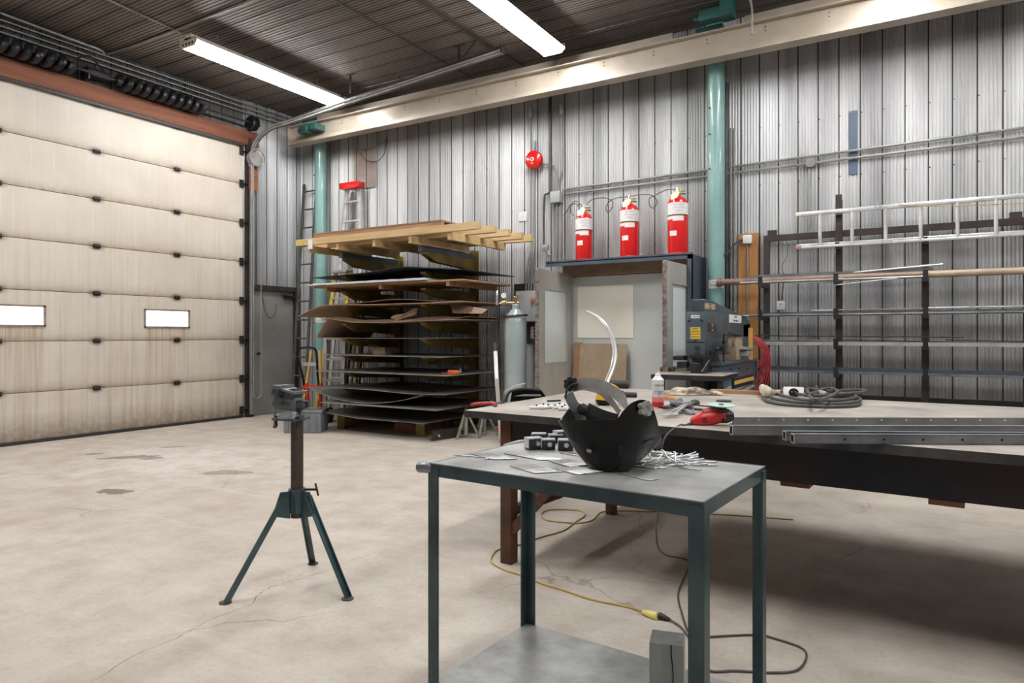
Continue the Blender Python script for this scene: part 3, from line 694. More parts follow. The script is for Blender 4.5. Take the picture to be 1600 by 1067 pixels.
# gauge pipes along the left wall and ceiling
for k, (za, zb_, l) in enumerate(((4.93, .05, 'uppermost'), (4.86, .05, 'middle'), (4.79, .05, 'lowest'))):
    pipe('wall_conduit', [(XL+.06, -3, za), (XL+.06, 8.1, za)], .011, 'conduit', l+' of the three long conduits high on the left wall over the big door')
a, b = PZ(180, 81, ZC-.03), PZ(400, -2, ZC-.03); c = a+(b-a)*2.5
pipe('ceiling_conduit', [PX(0, 20, XL+.2), PX(150, 75, XL+.2), a, b, c], .014, 'conduit', 'bright conduit bending off the left wall and running across the ceiling', 6)
a, b = PZ(170, 0, ZC-.02), PZ(285, 52, ZC-.02)
pipe('ceiling_conduit', [a+(a-b)*1.5, b], .012, 'conduit', 'short conduit across the ceiling leading to the left strip light')
# ================================================================ SHEET RACK
rk = thing('sheet_rack', 'tall yellow cantilever rack holding the stacked metal sheets in the corner', 'storage rack', (-6.18, 7.5, 0))
AX = (-6.88, -5.49)
LV = [2.36, 2.11, 1.90, 1.69, 1.455, 1.25, 1.02, .80, .575, .40]     # top of each pair of arms
for x in AX:
    m = MB(); m.box((x, 8.06, 1.25), (.11, .012, 2.5)); m.box((x, 8.13, 1.25), (.11, .012, 2.5)); m.box((x, 8.095, 1.25), (.012, .07, 2.5)); m.build('column', 'yellow_rack', rk)
    m = MB(); m.box((x, 7.49, .012), (.14, 1.24, .024)); m.box((x, 7.49, .1), (.02, 1.22, .18)); m.box((x, 7.49, .19), (.14, 1.24, .02)); m.box((x, 6.878, .1), (.14, .012, .2)); m.build('base', 'yellow_rack', rk)
    for z in LV:
        y0 = 6.93
        m = MB(); m.prism([(x-.045, y0, z), (x-.045, 8.05, z), (x-.045, 8.05, z-.15), (x-.045, y0+.22, z-.105), (x-.045, y0, z-.02)], (.09, 0, 0)); m.build('arm', 'yellow_rack', rk)
# thin bearers on the top arms
for x in AX:
    m = MB(); m.box((x, 7.45, 2.40), (.07, 1.16, .075)); solo('bearer', m, 'blue_grey', 'dark steel channel under the pallet, on the %s top rack arm' % ('left' if x < -6 else 'right'), 'channel', (x, 7.45, 2.362))
# pallet
pz = 2.44
t = thing('pallet', 'long new pine pallet on top of the sheet rack', 'pallet', (-5.9, 7.25, pz), 0)
for k, x in enumerate((-7.25, -6.7, -6.05, -5.45, -4.85)):
    m = MB(); m.box((x, 7.25, pz+.045), (.05, 1.25, .09)); m.build('bearer_beam', 'pine', t, False)
for k, y in enumerate((6.62, 6.95, 7.28, 7.6, 7.86)):
    m = MB(); m.box((-5.93, y, pz+.135), (3.06, .05 if k == 0 else .07, .088), bev=.003); m.build('long_board', 'pine', t, False)
m = MB(); p = PY(496, 393, 6.585); m.box((-7.17, 6.590, pz+.10), (.085, .004, .13)); m.build('paper_label', 'white_paint', t)
m = MB(); m.box((-7.38, 6.592, pz+.135), (.16, .004, .085)); m.build('end_paint', 'pale_yellow', t)
t = thing('pallet', 'old brown pallet with a plywood deck lying on the pine pallet', 'pallet', (-6.1, 7.2, pz+.182), 0)
m = MB(); m.box((-6.1, 7.22, pz+.25), (2.2, 1.1, .018)); m.build('deck', 'plywood_brown', t, False)
for y in (6.7, 7.2, 7.7):
    m = MB(); m.box((-6.1, y, pz+.218), (2.2, .05, .045)); m.build('runner', 'pine_old', t, False)
for x in (-7.1, -6.1, -5.1):
    m = MB(); m.box((x, 7.22, pz+.189), (.09, 1.06, .012)); m.build('bottom_board', 'pine', t, False)
# sheets
def sheet(z, mt, label, x0=-7.35, x1=-4.92, y0=6.82, y1=8.02, th=.009, f=None, name='steel_sheet', cat='sheet', nx=24, ny=6):
    g = f or (lambda a, b: 0)
    m = MB(); m.slab(lambda a, b: Vector((x0+(x1-x0)*a, y0+(y1-y0)*b, z+th+g(a, b))), nx, ny, th)
    return solo(name, m, mt, label, cat, ((x0+x1)/2, (y0+y1)/2, z))
droop = lambda a, k: -k*max(0, (.2-a)/.2)**2-k*max(0, (a-.8)/.2)**2
sheet(2.112, 'sheet_dark', 'dark wavy mesh sheet on the rack, humped in the middle, just below the pallet', -7.36, -4.75, 6.80, 8.0, .008, lambda a, b: .005+.05*math.exp(-((a-.62)/.16)**2)*(1-b*.6)-.02*max(0, .3-a)/.3-.03*max(0, a-.85)/.15)
# wooden frame with white wrapped sheets
t = thing('pallet', 'low brown timber frame carrying the white-wrapped sheets in the rack', 'pallet', (-6.05, 7.35, 1.902))
for x in (-7.1, -6.1, -5.0):
    m = MB(); m.box((x, 7.35, 1.93), (.05, 1.1, .055)); m.build('cross_bearer', 'pine_old', t, False)
m = MB(); m.box((-6.05, 7.35, 1.969), (2.6, 1.14, .02)); m.build('deck', 'pine_old', t, False)
for k in range(3):
    sheet(1.985+.012*k, 'poly_film', ('lowest', 'middle', 'topmost')[k]+' of the white film-wrapped sheets on the brown timber frame', -7.4+.04*k, -5.3-.02*k, 6.72+.03*k, 7.9, .009, lambda a, b, k=k: .006*sin(a*40+k*2)*(1 if .3 < b < .9 else .3) if k == 2 else 0, 'wrapped_sheet')
lowb = lambda a, b: .012*max(0, sin(a*7))-.14*max(0, (.20-a)/.20)**1.5
sheet(1.694, 'cardboard', 'lower brown board on the rack, its left corner hanging and right edge torn', -7.6, -4.75, 6.75, 7.95, .008, lowb, 'brown_board', 'board')
sheet(1.703, 'plywood_brown', 'upper thin brown board on the rack, bowed in the middle, below the white sheets', -7.2, -4.85, 6.85, 7.95, .008, lambda a, b: max(0, lowb(a*.82+.14, b))+.002+.055*math.exp(-((a-.55)/.25)**2), 'brown_board', 'board')
m = MB(); m.prism([PY(702, 473, 6.9), PY(708, 489, 6.9), PY(753, 490, 7.0), PY(762, 483, 7.1), PY(735, 487, 7.2)], (0, .01, .005)); solo('cardboard_flap', m, 'cardboard', 'loose folded brown cardboard flap hanging on the right side of the rack', 'cardboard', PY(730, 488, 7.0))
# cardboard pile
for k in range(5):
    X0, X1 = -7.28+.05*k, -4.82-.13*(k % 3)
    def fc(a, b, k=k, X0=X0, X1=X1):
        A = (X0+(X1-X0)*a+7.28)/2.46          # position along the rack, shared by all sheets of the pile
        return .05*max(0, .18-abs(A-.10))/.18+.03*abs(A-.42)**1.2*2-(.24*max(0, (.10-A)/.10)**1.2 if k == 0 else 0)+.007*k*abs(sin(A*9+1))*A
    sheet(1.457+.0075*k, 'cardboard', ('bottom', 'second lowest', 'middle', 'second highest', 'top')[k]+' sheet of the sagging brown cardboard pile halfway up the rack', X0, X1, 6.80+.05*k, 7.9, .006, fc, 'cardboard_sheet', 'cardboard', nx=40)
m = MB(); q = [PY(u, v, 6.95) for u, v in ((612, 497), (625, 494), (636, 489), (647, 485), (652, 483), (650, 488), (640, 492), (628, 497), (618, 500))]
m.tube(q, lambda t: .022+.012*sin(t*20), 7, sub=3, flat=.7); solo('crumpled_paper', m, 'cardboard', 'crumpled grey-brown packing paper on top of the cardboard pile in the rack', 'paper', q[0])
sheet(1.255, 'sheet_steel', 'uppermost of the thin flat dark steel sheets, under the cardboard pile', -7.42, -5.0, 6.9, 8.0, .005, lambda a, b: -.01*sin(a*3.1)+.004)
sheet(1.022, 'sheet_steel', 'thin flat steel sheet with a small cardboard box behind it, second below the cardboard pile', -7.17, -5.02, 6.72, 8.0, .006, lambda a, b: -.004*a)
sheet(.802, 'sheet_steel', 'flat steel sheet carrying the small orange tool', -7.12, -4.85, 6.60, 8.0, .006)
sheet(.577, 'sheet_steel', 'steel sheet with a slight hump, above the strongly sagging sheet', -7.0, -4.9, 6.62, 8.0, .007, lambda a, b: .012*sin(a*6.2))
# sagging sheet
sheet(.402, 'sheet_steel', 'strongly curved steel sheet with both ends curling up, low in the rack', -7.26, -5.2, 6.62, 7.8, .007, lambda a, b: .004+(.72*(.48-a)**2 if a < .48 else .62*(a-.48)**2), nx=36)
sheet(.40-.008, 'sheet_steel', 'steel sheet lying under the curved one, its right corner sticking out', -6.9, -4.95, 6.50, 7.9, .006, lambda a, b: 0)
sheet(.205, 'sheet_steel', 'lowest perforated-edge steel sheet resting on the rack feet', -7.0, -5.18, 6.55, 7.8, .008, lambda a, b: .01+.045*max(0, (.4-a)/.4)+.0)
p = PY(580, 549, 7.0); m = MB(); m.box((p.x, 7.25, 1.028+.05), (.22, .2, .10), bev=.004); m.prism([(p.x-.1, 7.15, 1.128), (p.x-.17, 7.12, 1.16), (p.x-.17, 7.3, 1.16), (p.x-.1, 7.3, 1.128)], (0, 0, .004)); solo('cardboard_box', m, 'cardboard', 'small open cardboard box on a steel sheet in the rack', 'box', (p.x, 7.25, 1.028))
p = PY(712, 573, 6.9)
t = thing('clamp_tool', 'small orange tool lying on a steel sheet at the right of the rack', 'tool', (p.x, 6.85, .809))
m = MB(); m.box((p.x, 6.85, .809+.028), (.13, .07, .055), bev=.01); m.build('body', 'orange_tool', t)
m = MB(); m.box((p.x-.11, 6.85, .809+.012), (.12, .03, .02), bev=.005); m.build('handle', 'red_rubber', t)
m = MB(); m.cyl((p.x+.06, 6.85, .84), (p.x+.12, 6.85, .845), .008); m.box((p.x+.11, 6.85, .86), (.015, .02, .05)); m.build('screw', 'chrome', t)
m = MB(); p = PY(640, 676, 6.9); m.box((-5.85, 7.1, .06), (.45, .1, .12), bev=.005); solo('timber_block', m, 'rusty_wood', 'dark reddish timber block on the floor under the sheet rack', 'block', (-5.85, 7.1, 0))
# ================================================================ BIG LAYOUT TABLE
TZ = .86
A0, A1, A2, A3 = Vector((-2.285, 3.27, 0)), Vector((2.75, 2.93, 0)), Vector((2.75, 5.02, 0)), Vector((-2.30, 5.30, 0))
tb = thing('steel_table', 'huge rusty steel plate workbench filling the right of the room', 'workbench', (.2, 4.1, 0))
m = MB(); m.prism([v+Vector((0, 0, TZ-.04)) for v in (A0, A1, A2, A3)], (0, 0, .04))
tt = m.build('tabletop', 'mill_plate', tb, False)
tt.data.materials.append(MATS['mill_edge'])
for p in tt.data.polygons:
    if abs(p.normal.z) < .5: p.material_index = 1
fd = (A1-A0).normalized(); fn = Vector((-fd.y, fd.x, 0)); rzf = math.atan2(fd.y, fd.x)
def ibeam(name, a, b, z0, h, w=.09):
    c = (a+b)/2; L_ = (b-a).length; rz = math.atan2((b-a).y, (b-a).x)
    m = MB(); m.box((c.x, c.y, z0+h/2), (L_, .012, h), rz); m.box((c.x, c.y, z0+.006), (L_, w, .012), rz); m.box((c.x, c.y, z0+h-.006), (L_, w, .012), rz)
    m.box((a.x+.006, a.y, z0+h/2), (.012, w, h), rz); return m.build(name, 'black_beam', tb, False)
fb0 = A0+fn*.07+fd*.30; fb1 = A1+fn*.07
c = (fb0+fb1)/2
m = MB(); m.box((c.x, c.y, .735), ((fb1-fb0).length, .03, .168), rzf); m.box((c.x, c.y+.04, .66), ((fb1-fb0).length, .08, .015), rzf); m.build('front_beam', 'black_beam', tb, False)
ibeam('back_beam', Vector((-2.0, 4.62, 0)), Vector((2.7, 4.62, 0)), .655, .165)
m = MB()
for k, s_ in enumerate((3.84, 4.02, 4.38, 4.6, 3.0, 2.2, 1.4)):
    q_ = A0+fd*(s_-1.2)+Vector((0, 0, TZ-.022)); m.cyl(q_-fn*.0015, q_+fn*.004, .006, seg=8)
m.build('edge_holes', 'bar_hole', tb)
for v_, uu in ((755, 1250), (784, 1487)):
    p = PZ(uu, v_, .645); m = MB(); m.box((p.x, p.y+.25, .645-.005), (.12, .55, .02), rzf); m.build('cross_plate', 'rusty_steel', tb, False)
def leg(x, y, w, floor=True):
    m = MB(); m.box((x, y, .41), (w, w, .82), rzf, bev=.004); return m.build('leg', 'rusty_steel', tb)
leg(-2.02, 3.335, .073); leg(-1.93, 4.62, .065); leg(1.7, 3.1, .073); leg(1.7, 4.62, .065)
m = MB(); m.bar((-2.02, 3.36, .29), (-1.93, 4.6, .29), .045, .05); m.build('rail', 'rusty_steel', tb)
m = MB(); m.bar((-2.0, 3.33, .185), (-1.55, 3.31, .66), .045, .05); m.build('brace', 'rusty_steel', tb)
m = MB(); m.bar((1.7, 3.12, .29), (1.7, 4.6, .29), .045, .05); m.build('rail', 'rusty_steel', tb)
# ================================================================ CART
ct = thing('work_cart', 'dark green angle-iron trolley table in the foreground carrying the welding helmet', 'work table', (-.926, 2.079, 0), radians(-4))
HX, HY, CZ = .4675, .293, .87
m = LMB(); m.box((0, 0, CZ-.003), (2*HX-.004, 2*HY-.004, .006)); m.build('tabletop', 'cart_plate', ct, False)
m = LMB()
for sg in (-1, 1):
    m.box((0, sg*(HY-.002), CZ-.022), (2*HX, .005, .040)); m.box((sg*(HX-.002), 0, CZ-.022), (.005, 2*HY, .040))
    m.box((0, sg*(HY-.02), CZ-.009), (2*HX, .036, .005)); m.box((sg*(HX-.02), 0, CZ-.009), (.036, 2*HY, .005))
m.build('rim', 'teal_steel', ct, False)
m = LMB(); mm = .0035
for sg in (-1, 1): m.cyl((-HX, sg*HY, CZ), (HX, sg*HY, CZ), .0022, seg=6); m.cyl((sg*HX, -HY, CZ), (sg*HX, HY, CZ), .0022, seg=6)
m.build('worn_edge', 'bar_steel', ct)
for sx in (-1, 1):
    for sy in (-1, 1):
        m = LMB(); zt = CZ-.012
        m.box((sx*(HX+.001), sy*(HY-.018), (zt+.02)/2), (.006, .042, zt-.02)); m.box((sx*(HX-.018), sy*(HY+.001), (zt+.02)/2), (.042, .006, zt-.02)); m.build('leg', 'teal_steel', ct, False)
        m = LMB(); m.cyl((sx*(HX-.02), sy*(HY-.02)-.012, .022), (sx*(HX-.02), sy*(HY-.02)+.012, .022), .022, seg=16); m.build('caster', 'black_rubber', ct)
m = LMB(); m.box((0, 0, .132), (2*HX-.01, 2*HY-.01, .006)); m.box((0, HY-.006, .115), (2*HX-.02, .005, .035)); m.box((0, -HY+.006, .115), (2*HX-.02, .005, .035)); m.build('shelf', 'cart_plate', ct, False)
m = LMB(); m.tube([(-HX-.045, -HY-.0, CZ-.018), (-HX-.02, -HY-.0, CZ-.016), (-HX+.0, -HY+.01, CZ-.018)], .019, 12, sub=3); m.cyl((-HX-.046, -HY, CZ-.018), (-HX-.048, -HY, CZ-.018), .016); m.build('handle', 'bar_steel', ct)
m = LMB(); m.tube([(-HX-.004, HY-.15, CZ+.002), (-HX-.004, HY-.06, CZ+.005), (-HX+.01, HY-.02, CZ+.004)], .005, 8, sub=4); m.build('weld_curl', 'rod_steel', ct)
# timber block on the cart shelf
L = local(ct)
p = PT(1043, 995, 1.94)
m = MB(); 
for sx in (0,): m.box((p.x, p.y, (.136+.44)/2), (.094, .09, .304), radians(14), bev=.003)
bk = solo('timber_block', m, 'block_wood', 'grey weathered timber post standing on the lower shelf of the trolley', 'timber block', (p.x, p.y, .136))
m = MB(); d_ = Vector((cos(radians(14)), sin(radians(14)), 0)); n_ = Vector((d_.y, -d_.x, 0))
q = [Vector((p.x, p.y, 0))+d_*(.016+.003*sin(z*40))+n_*.0456+Vector((0, 0, z)) for z in [.14+.03*k for k in range(11)]]
m.tube(q, .0018, 5); WM[bk.name] = Matrix.Translation(bk.location); m.build('split', 'bar_hole', bk)
# ================================================================ VISE STAND
p0 = Vector((-2.755, 2.443, 0)); rzv = YAW
vsn = thing('vise_stand', 'dark steel tripod stand with a round post, carrying the bench vise', 'tripod stand', p0, rzv)
V = .00329
def vz(v): return CH-(v-HOR)*V
def vx(u): return (u-464.5)*V
m = LMB(); m.cyl((0, 0, vz(808)), (0, 0, vz(657)), .0315, seg=28); m.build('post', 'tube_brown', vsn)
m = LMB(); m.cyl((0, 0, vz(800)), (0, 0, vz(764)), .040, seg=28); m.cyl((0, 0, vz(768)), (0, 0, vz(763)), .043, seg=28)
for k in range(9): m.cyl((-.003, -.038, vz(770+3.4*k)), (.004, -.046, vz(771+3.4*k)), .007, .003, seg=6)
m.build('collar', 'teal_steel', vsn)
m = LMB(); m.cyl((.035, 0, vz(765)), (.105, -.02, vz(763.5)), .006, seg=10); m.cyl((.10, -.02, vz(754)), (.115, -.02, vz(773)), .0055, seg=8); m.build('clamp_screw', 'brown_steel', vsn)
inv = WM[vsn.name].inverted()
for (u, v) in ((352, 942), (543, 936), (489, 881)):
    f = inv @ PZ(u, v, 0); d = Vector((f.x, f.y, 0)).normalized(); s_ = Vector((-d.y, d.x, 0))
    m = LMB(); a = d*.07+Vector((0, 0, .475)); b = Vector((f.x, f.y, .006))
    w = .030
    m.bar(a, b, w, .006); m.bar(a+s_*w/2, b+s_*w/2, .006, w)
    lg = m.build('leg', 'teal_steel', vsn)
    m = LMB(); m.lathe([(.0, 0), (.030, 0), (.030, .005), (.018, .009), (0, .010)], (f.x, f.y, 0), (0, 0, 1), 16); m.build('foot', 'brown_steel', lg)
    m = LMB(); t_ = .010
    m.prism([d*.036+Vector((0, 0, .50))-s_*t_/2, d*.036+Vector((0, 0, .36))-s_*t_/2, d*.125+Vector((0, 0, .385))-s_*t_/2, d*.085+Vector((0, 0, .50))-s_*t_/2], s_*t_)
    m.cyl(d*.11+Vector((0, 0, .40))-s_*.02, d*.11+Vector((0, 0, .40))+s_*.02, .008, seg=8); m.build('gusset', 'teal_steel', vsn)
# the vise
vi = thing('bench_vise', 'grey bench vise bolted on the tripod post', 'vise', p0+Vector((0, 0, vz(657))), rzv-.42)
ZB = vz(657)
def vzz(v): return vz(v)-ZB
m = LMB(); m.prism([(vx(433), -.07, vzz(656)), (vx(477), -.07, vzz(656)), (vx(479), .0, vzz(656)), (vx(472), .07, vzz(656)), (vx(438), .07, vzz(656)), (vx(430), 0, vzz(656))], (0, 0, .014))
m.lathe([(.078, .012), (.074, .022), (.052, .042), (.046, .056)], (vx(455), 0, 0), (0, 0, 1), 24); m.build('base', 'vise_grey', vi)
for x, y in ((vx(437), -.05), (vx(475), -.04), (vx(455), .06)):
    m = LMB(); m.bar((x*.5, y*.5, .040), (x*.95, y*.95, .016), .010, .012); m.build('base_rib', 'vise_grey', vi)
    m = LMB(); m.cyl((x, y, -.03), (x, y, .024), .006, seg=8); m.cyl((x, y, .014), (x, y, .024), .011, seg=6); m.build('bolt', 'dark_steel', vi)
m = LMB(); m.box((vx(453), 0, vzz(631)), (.105, .075, .07), bev=.008); m.prism([(vx(446), -.032, vzz(622)), (vx(466), -.032, vzz(622)), (vx(468), -.032, vzz(606)), (vx(449), -.032, vzz(609))], (0, .064, 0)); m.build('body', 'vise_grey', vi)
m = LMB(); m.box((vx(434), 0, vzz(629)), (.042, .08, .075), bev=.01); m.prism([(vx(426), -.05, vzz(618)), (vx(438), -.05, vzz(618)), (vx(443), -.05, vzz(604)), (vx(430), -.05, vzz(602))], (0, .10, 0)); m.cyl((vx(424), 0, vzz(631)), (vx(430), 0, vzz(631)), .032, seg=20); m.build('moving_jaw', 'vise_grey', vi)
m = LMB(); m.prism([(vx(430), -.055, vzz(608)), (vx(444), -.055, vzz(608)), (vx(444), -.055, vzz(602)), (vx(430), -.055, vzz(602.5))], (0, .11, 0)); m.build('jaw_plate', 'bar_steel', vi)
m = LMB(); m.slab(lambda a, b: Vector((vx(446+27*a), -.05+.10*b, vzz(606.5)-.016*a+.012*a*a*0)), 6, 2, .012); m.build('anvil', 'bar_steel', vi)
m = LMB()
x0, x1, zc, h = vx(462), vx(482), vzz(632), .045
for dy, dz, sy, sz in ((0, h/2-.004, h, .008), (0, -h/2+.004, h, .008), (h/2-.004, 0, .008, h), (-h/2+.004, 0, .008, h)): m.box(((x0+x1)/2, dy, zc+dz), (x1-x0, sy, sz))
m.build('slide', 'vise_grey', vi)
m = LMB(); m.cyl((x0, 0, zc), (x1-.01, 0, zc), .011); m.build('screw', 'bar_steel', vi)
m = LMB(); m.cyl((vx(429.5), -.035, vzz(636)), (vx(429.5), -.035, vzz(667)), .0065, seg=10); m.lathe([(.0, -.011), (.01, -.006), (.01, .006), (0, .011)], (vx(429.5), -.035, vzz(667)), (0, 0, 1), 12); m.build('handle', 'bar_steel', vi)
m = LMB(); m.cyl((vx(474), -.03, vzz(650)), (vx(488), -.04, vzz(648)), .006); m.cyl((vx(488), -.04, vzz(651)), (vx(489), -.04, vzz(645)), .005); m.build('swivel_lock', 'bar_steel', vi)
M_ = WM[vi.name]; text('REED', .026, 'vise_grey', 'lettering', vi, M_ @ Vector((vx(452), -.0395, vzz(630))), M_.to_3x3() @ Vector((1, 0, 0)), (0, 0, 1), .002)
# ================================================================ BAR RACK ON THE RIGHT
br = thing('bar_rack', 'brown steel bar rack standing against the back wall on the right', 'storage rack', (.1, 8.08, 0))
UX = (-1.50, -.755, .033, .86, 1.68, 2.5)
m = MB(); m.box((.5, 8.10, 2.385), (4.06, .06, .065)); m.build('top_rail', 'brown_steel', br)
m = MB(); m.box((.5, 8.10, .635), (4.0, .05, .05)); m.build('bottom_rail', 'dark_steel', br)
for k, x in enumerate(UX):
    m = MB(); h = 2.74 if k == 1 else 2.36; m.box((x, 8.06 if k else 8.10, h/2), (.065, .05, h)); m.build('upright', 'brown_steel', br)
    for z in (1.86, 1.50, 1.19, .90):
        m = MB(); m.box((x, 7.90, z-.02), (.04, .34, .04)); m.box((x, 7.735, z+.02), (.045, .012, .10)); m.build('arm', 'dark_steel', br)
for c_, d_ in (((-1.45, 8.15, 2.44), (.1, .01, .09)), ((.78, 8.15, 2.44), (.1, .01, .09)), ((-.755, 8.02, 2.68), (.06, .04, .22))):
    m = MB(); m.box(c_, d_); m.build('bracket', 'brown_steel', br)
for x in (-.755, .033, 1.68):
    m = MB(); m.box((x, 7.95, 2.215), (.04, .18, .03)); m.box((x, 7.86, 2.23), (.04, .012, .07)); m.build('ladder_hook', 'dark_steel', br)
def bar(x0, x1, y, z, r, mt, label, kind='round', z1=None, cat='bar', name=None, sag=0):
    z1 = z if z1 is None else z1; m = MB(); a, b = Vector((x0, y, z)), Vector((x1, y, z1))
    if kind == 'round': m.tube([a.lerp(b, k/8)-Vector((0, 0, sag*sin(pi*k/8))) for k in range(9)], r, 10)
    elif kind == 'flat': m.bar(a, b, .012, 2*r)
    elif kind == 'angle': m.bar(a, b, .004, 2*r); m.bar(a+Vector((0, .02, -r)), b+Vector((0, .02, -r)), .04, .004)
    elif kind == 'hollow':
        m.tube([a, b], r, 14); m.cyl(a+Vector((-.002, 0, 0)), a, r*.85, seg=14)
    return solo(name or {'round': 'steel_rod', 'flat': 'flat_bar', 'angle': 'angle_bar', 'hollow': 'steel_pipe'}[kind], m, mt, label, cat, a)
zt = 1.86
bar(-1.95, 3.6, 7.85, zt+.035, .035, 'pipe_rusty', 'thick rusty pipe on the top rack level, its flanged end nearest the green column', 'hollow', cat='pipe')
p = PY(1133, 441, 7.85); m = MB(); m.cyl((-1.99, 7.85, zt+.035), (-1.94, 7.85, zt+.035), .05, seg=16); m.cyl((-1.94, 7.85, zt+.035), (-1.90, 7.85, zt+.035), .04, seg=16); solo('pipe_fitting', m, 'pipe_rusty', 'flaking flange on the left end of the thick rusty pipe', 'pipe fitting', (-1.99, 7.85, zt+.035))
bar(-1.72, -.68, 7.76, zt+.012, .012, 'pipe_bright', 'short pale tube in front of the thick rusty pipe, left end of top level', cat='tube')
bar(-.95, .02, 7.775, zt+.010, .010, 'pipe_bright', 'pale tube on the top level between second and third uprights', cat='tube')
bar(.05, 3.6, 7.775, zt+.030, .030, 'pipe_tan', 'thick tan pipe on the top rack level running out of view to the right', 'hollow', cat='pipe')
bar(-1.65, .1, 7.93, zt+.09, .015, 'bar_steel', 'dark flat bar lying on top behind the rusty pipe', 'flat', cat='bar')
bar(-.6, .18, 7.89, zt+.085, .011, 'alu', 'silver tube rising slightly above the top rack level', z1=zt+.13, cat='tube')
bar(-.78, -.2, 7.74, zt-.05, .006, 'alu', 'thin silver rod sloping up just below the top level', z1=zt+.0, cat='rod')
bar(-1.2, -.75, 7.80, zt-.012, .007, 'pipe_bright', 'thin pale rod with a small hook below the top level at the left', cat='rod')
zt = 1.50
for k, (x0, x1, y, z, r, mt, kd, l) in enumerate((
    (-1.62, 3.6, 7.76, .010, .010, 'bar_steel', 'round', 'frontmost steel rod on the second rack level'),
    (-1.70, 3.6, 7.785, .010, .010, 'alu_dull', 'round', 'pale rod second from the front on the second rack level'),
    (-1.66, 3.6, 7.82, .018, .018, 'bar_steel', 'flat', 'upright flat bar in the middle of the second rack level'),
    (-1.60, 3.6, 7.86, .014, .014, 'bar_steel', 'round', 'thicker steel rod toward the back of the second rack level'),
    (-1.55, 3.4, 7.92, .022, .022, 'dark_steel', 'flat', 'dark flat bar at the back of the second rack level'),
    (-.74, .03, 7.80, .055, .009, 'pipe_rusty', 'round', 'short rusty rod lying on top of the second level bars'),
    (.05, 3.4, 7.81, .062, .010, 'pipe_bright', 'round', 'pale tube on top of the second level bars at the right'),
    (-1.0, -.76, 7.80, .055, .008, 'pipe_bright', 'round', 'short pale rod on the second level left of the second upright'))):
    bar(x0, x1, y, zt+z, r, mt, l, kd)
zt = 1.19
for k, (x0, x1, y, z, r, mt, kd, l, z1) in enumerate((
    (-1.58, 3.5, 7.765, .020, .018, 'pipe_bright', 'flat', 'pale flat bar at the front of the third rack level', .01),
    (-1.62, 3.5, 7.80, .012, .012, 'pipe_rusty', 'round', 'rusty rod just behind the pale flat bar on the third level', None),
    (-1.55, 3.5, 7.84, .020, .020, 'bar_steel', 'flat', 'dark flat bar in the middle of the third rack level', None),
    (-1.5, 2.8, 7.90, .020, .020, 'brown_steel', 'flat', 'brown flat bar at the back of the third rack level', None),
    (-1.56, .35, 7.78, .10, .006, 'dark_steel', 'round', 'thin dark rod resting above the third rack level', .085),
    (-1.5, -.9, 7.82, .050, .008, 'bar_steel', 'round', 'short grey rod lying on the third level at the left end', None),
    (-.7, .9, 7.85, .055, .005, 'dark_steel', 'round', 'thin bent rod above the third level bars in the middle', .03),
    (.2, 2.0, 7.87, .06, .005, 'dark_steel', 'round', 'thin rod above the third level bars at the right', .02))):
    bar(x0, x1, y, zt+z, r, mt, l, kd, None if z1 is None else zt+z1)
zt = .90
for k, (x0, x1, y, z, r, mt, kd, l) in enumerate((
    (-1.5, 3.5, 7.90, .030, .028, 'blue_grey', 'flat', 'dark blue-grey flat bar at the back of the fourth rack level'),
    (-1.2, .8, 7.78, .012, .012, 'bar_steel', 'angle', 'grey angle bar at the front of the fourth rack level'),
    (-1.55, 2.0, 7.83, .010, .008, 'bar_steel', 'round', 'thin rod in the middle of the fourth rack level'))):
    bar(x0, x1, y, zt+z, r, mt, l, kd)
bar(-.9, 3.4, 7.95, .56, .03, 'dark_steel', 'dark flat bar low against the bar rack just behind the table', 'flat')
# small hanging things
pipe('wall_wire', [PY(1231, 378, 8.1), PY(1230, 400, 8.1), PY(1222, 415, 8.1), PY(1225, 430, 8.1)], .003, 'black_rubber', 'thin wire hanging from the top rail of the bar rack', 4, 'wire')
p = PY(1220.5, 477, 8.12)
t = thing('hanging_box', 'small white box hanging by a rusty chain behind the bar rack', 'box', p)
m = MB(); m.box(p, (.085, .05, .10), bev=.008); m.build('box', 'white_paint', t)
m = MB()
for k in range(9): q_ = PY(1222+.45*k, 466-4.6*k, 8.12); m.cyl(q_-Vector((0, .004, .014)), q_+Vector((0, .004, .014)), .008, seg=6)
m.build('chain', 'brown_steel', t)
text('OFF', .02, 'text_black', 'lettering', t, p+Vector((0, -.0255, .01)), (1, 0, 0), (0, 0, 1))
m = MB(); a, b = PY(1222, 496, 8.0), PY(1264, 493, 8.0); m.tube([a, a.lerp(b, .5)-Vector((0, 0, .01)), b+Vector((0, 0, .03))], .010, sub=4); solo('steel_offcut', m, 'pipe_bright', 'short bright offcut hanging below the second rack level at the left', 'offcut', a)
# extension ladder on the hooks
el = thing('extension_ladder', 'aluminium extension ladder hanging sideways on the bar rack', 'ladder', (.6, 7.88, 2.24))
for z, y, n in ((2.59, 7.86, 'rail'), (2.232, 7.86, 'rail'), (2.262, 7.92, 'rail')):
    m = MB(); m.box((1.05, y, z), (4.4, .03, .045 if z > 2.5 else .028), bev=.003); m.build(n, 'alu', el)
for k in range(14):
    x = -.92+.3045*k; m = MB(); m.cyl((x, 7.86, 2.235), (x, 7.86, 2.58), .018, seg=12); m.build('rung', 'alu', el)
for z in (2.59, 2.24): 
    m = MB(); m.box((-1.13, 7.86, z), (.06, .036, .04), bev=.004); m.build('end_cap', 'faded_red' if z < 2.4 else 'ivory', el)
m = MB(); m.tube([(-.2, 7.83, 2.60), (.2, 7.83, 2.545), (1.4, 7.83, 2.49), (3, 7.83, 2.46)], .0045, 6, sub=3); m.build('rope', 'cord_yellow', el)
m = MB()
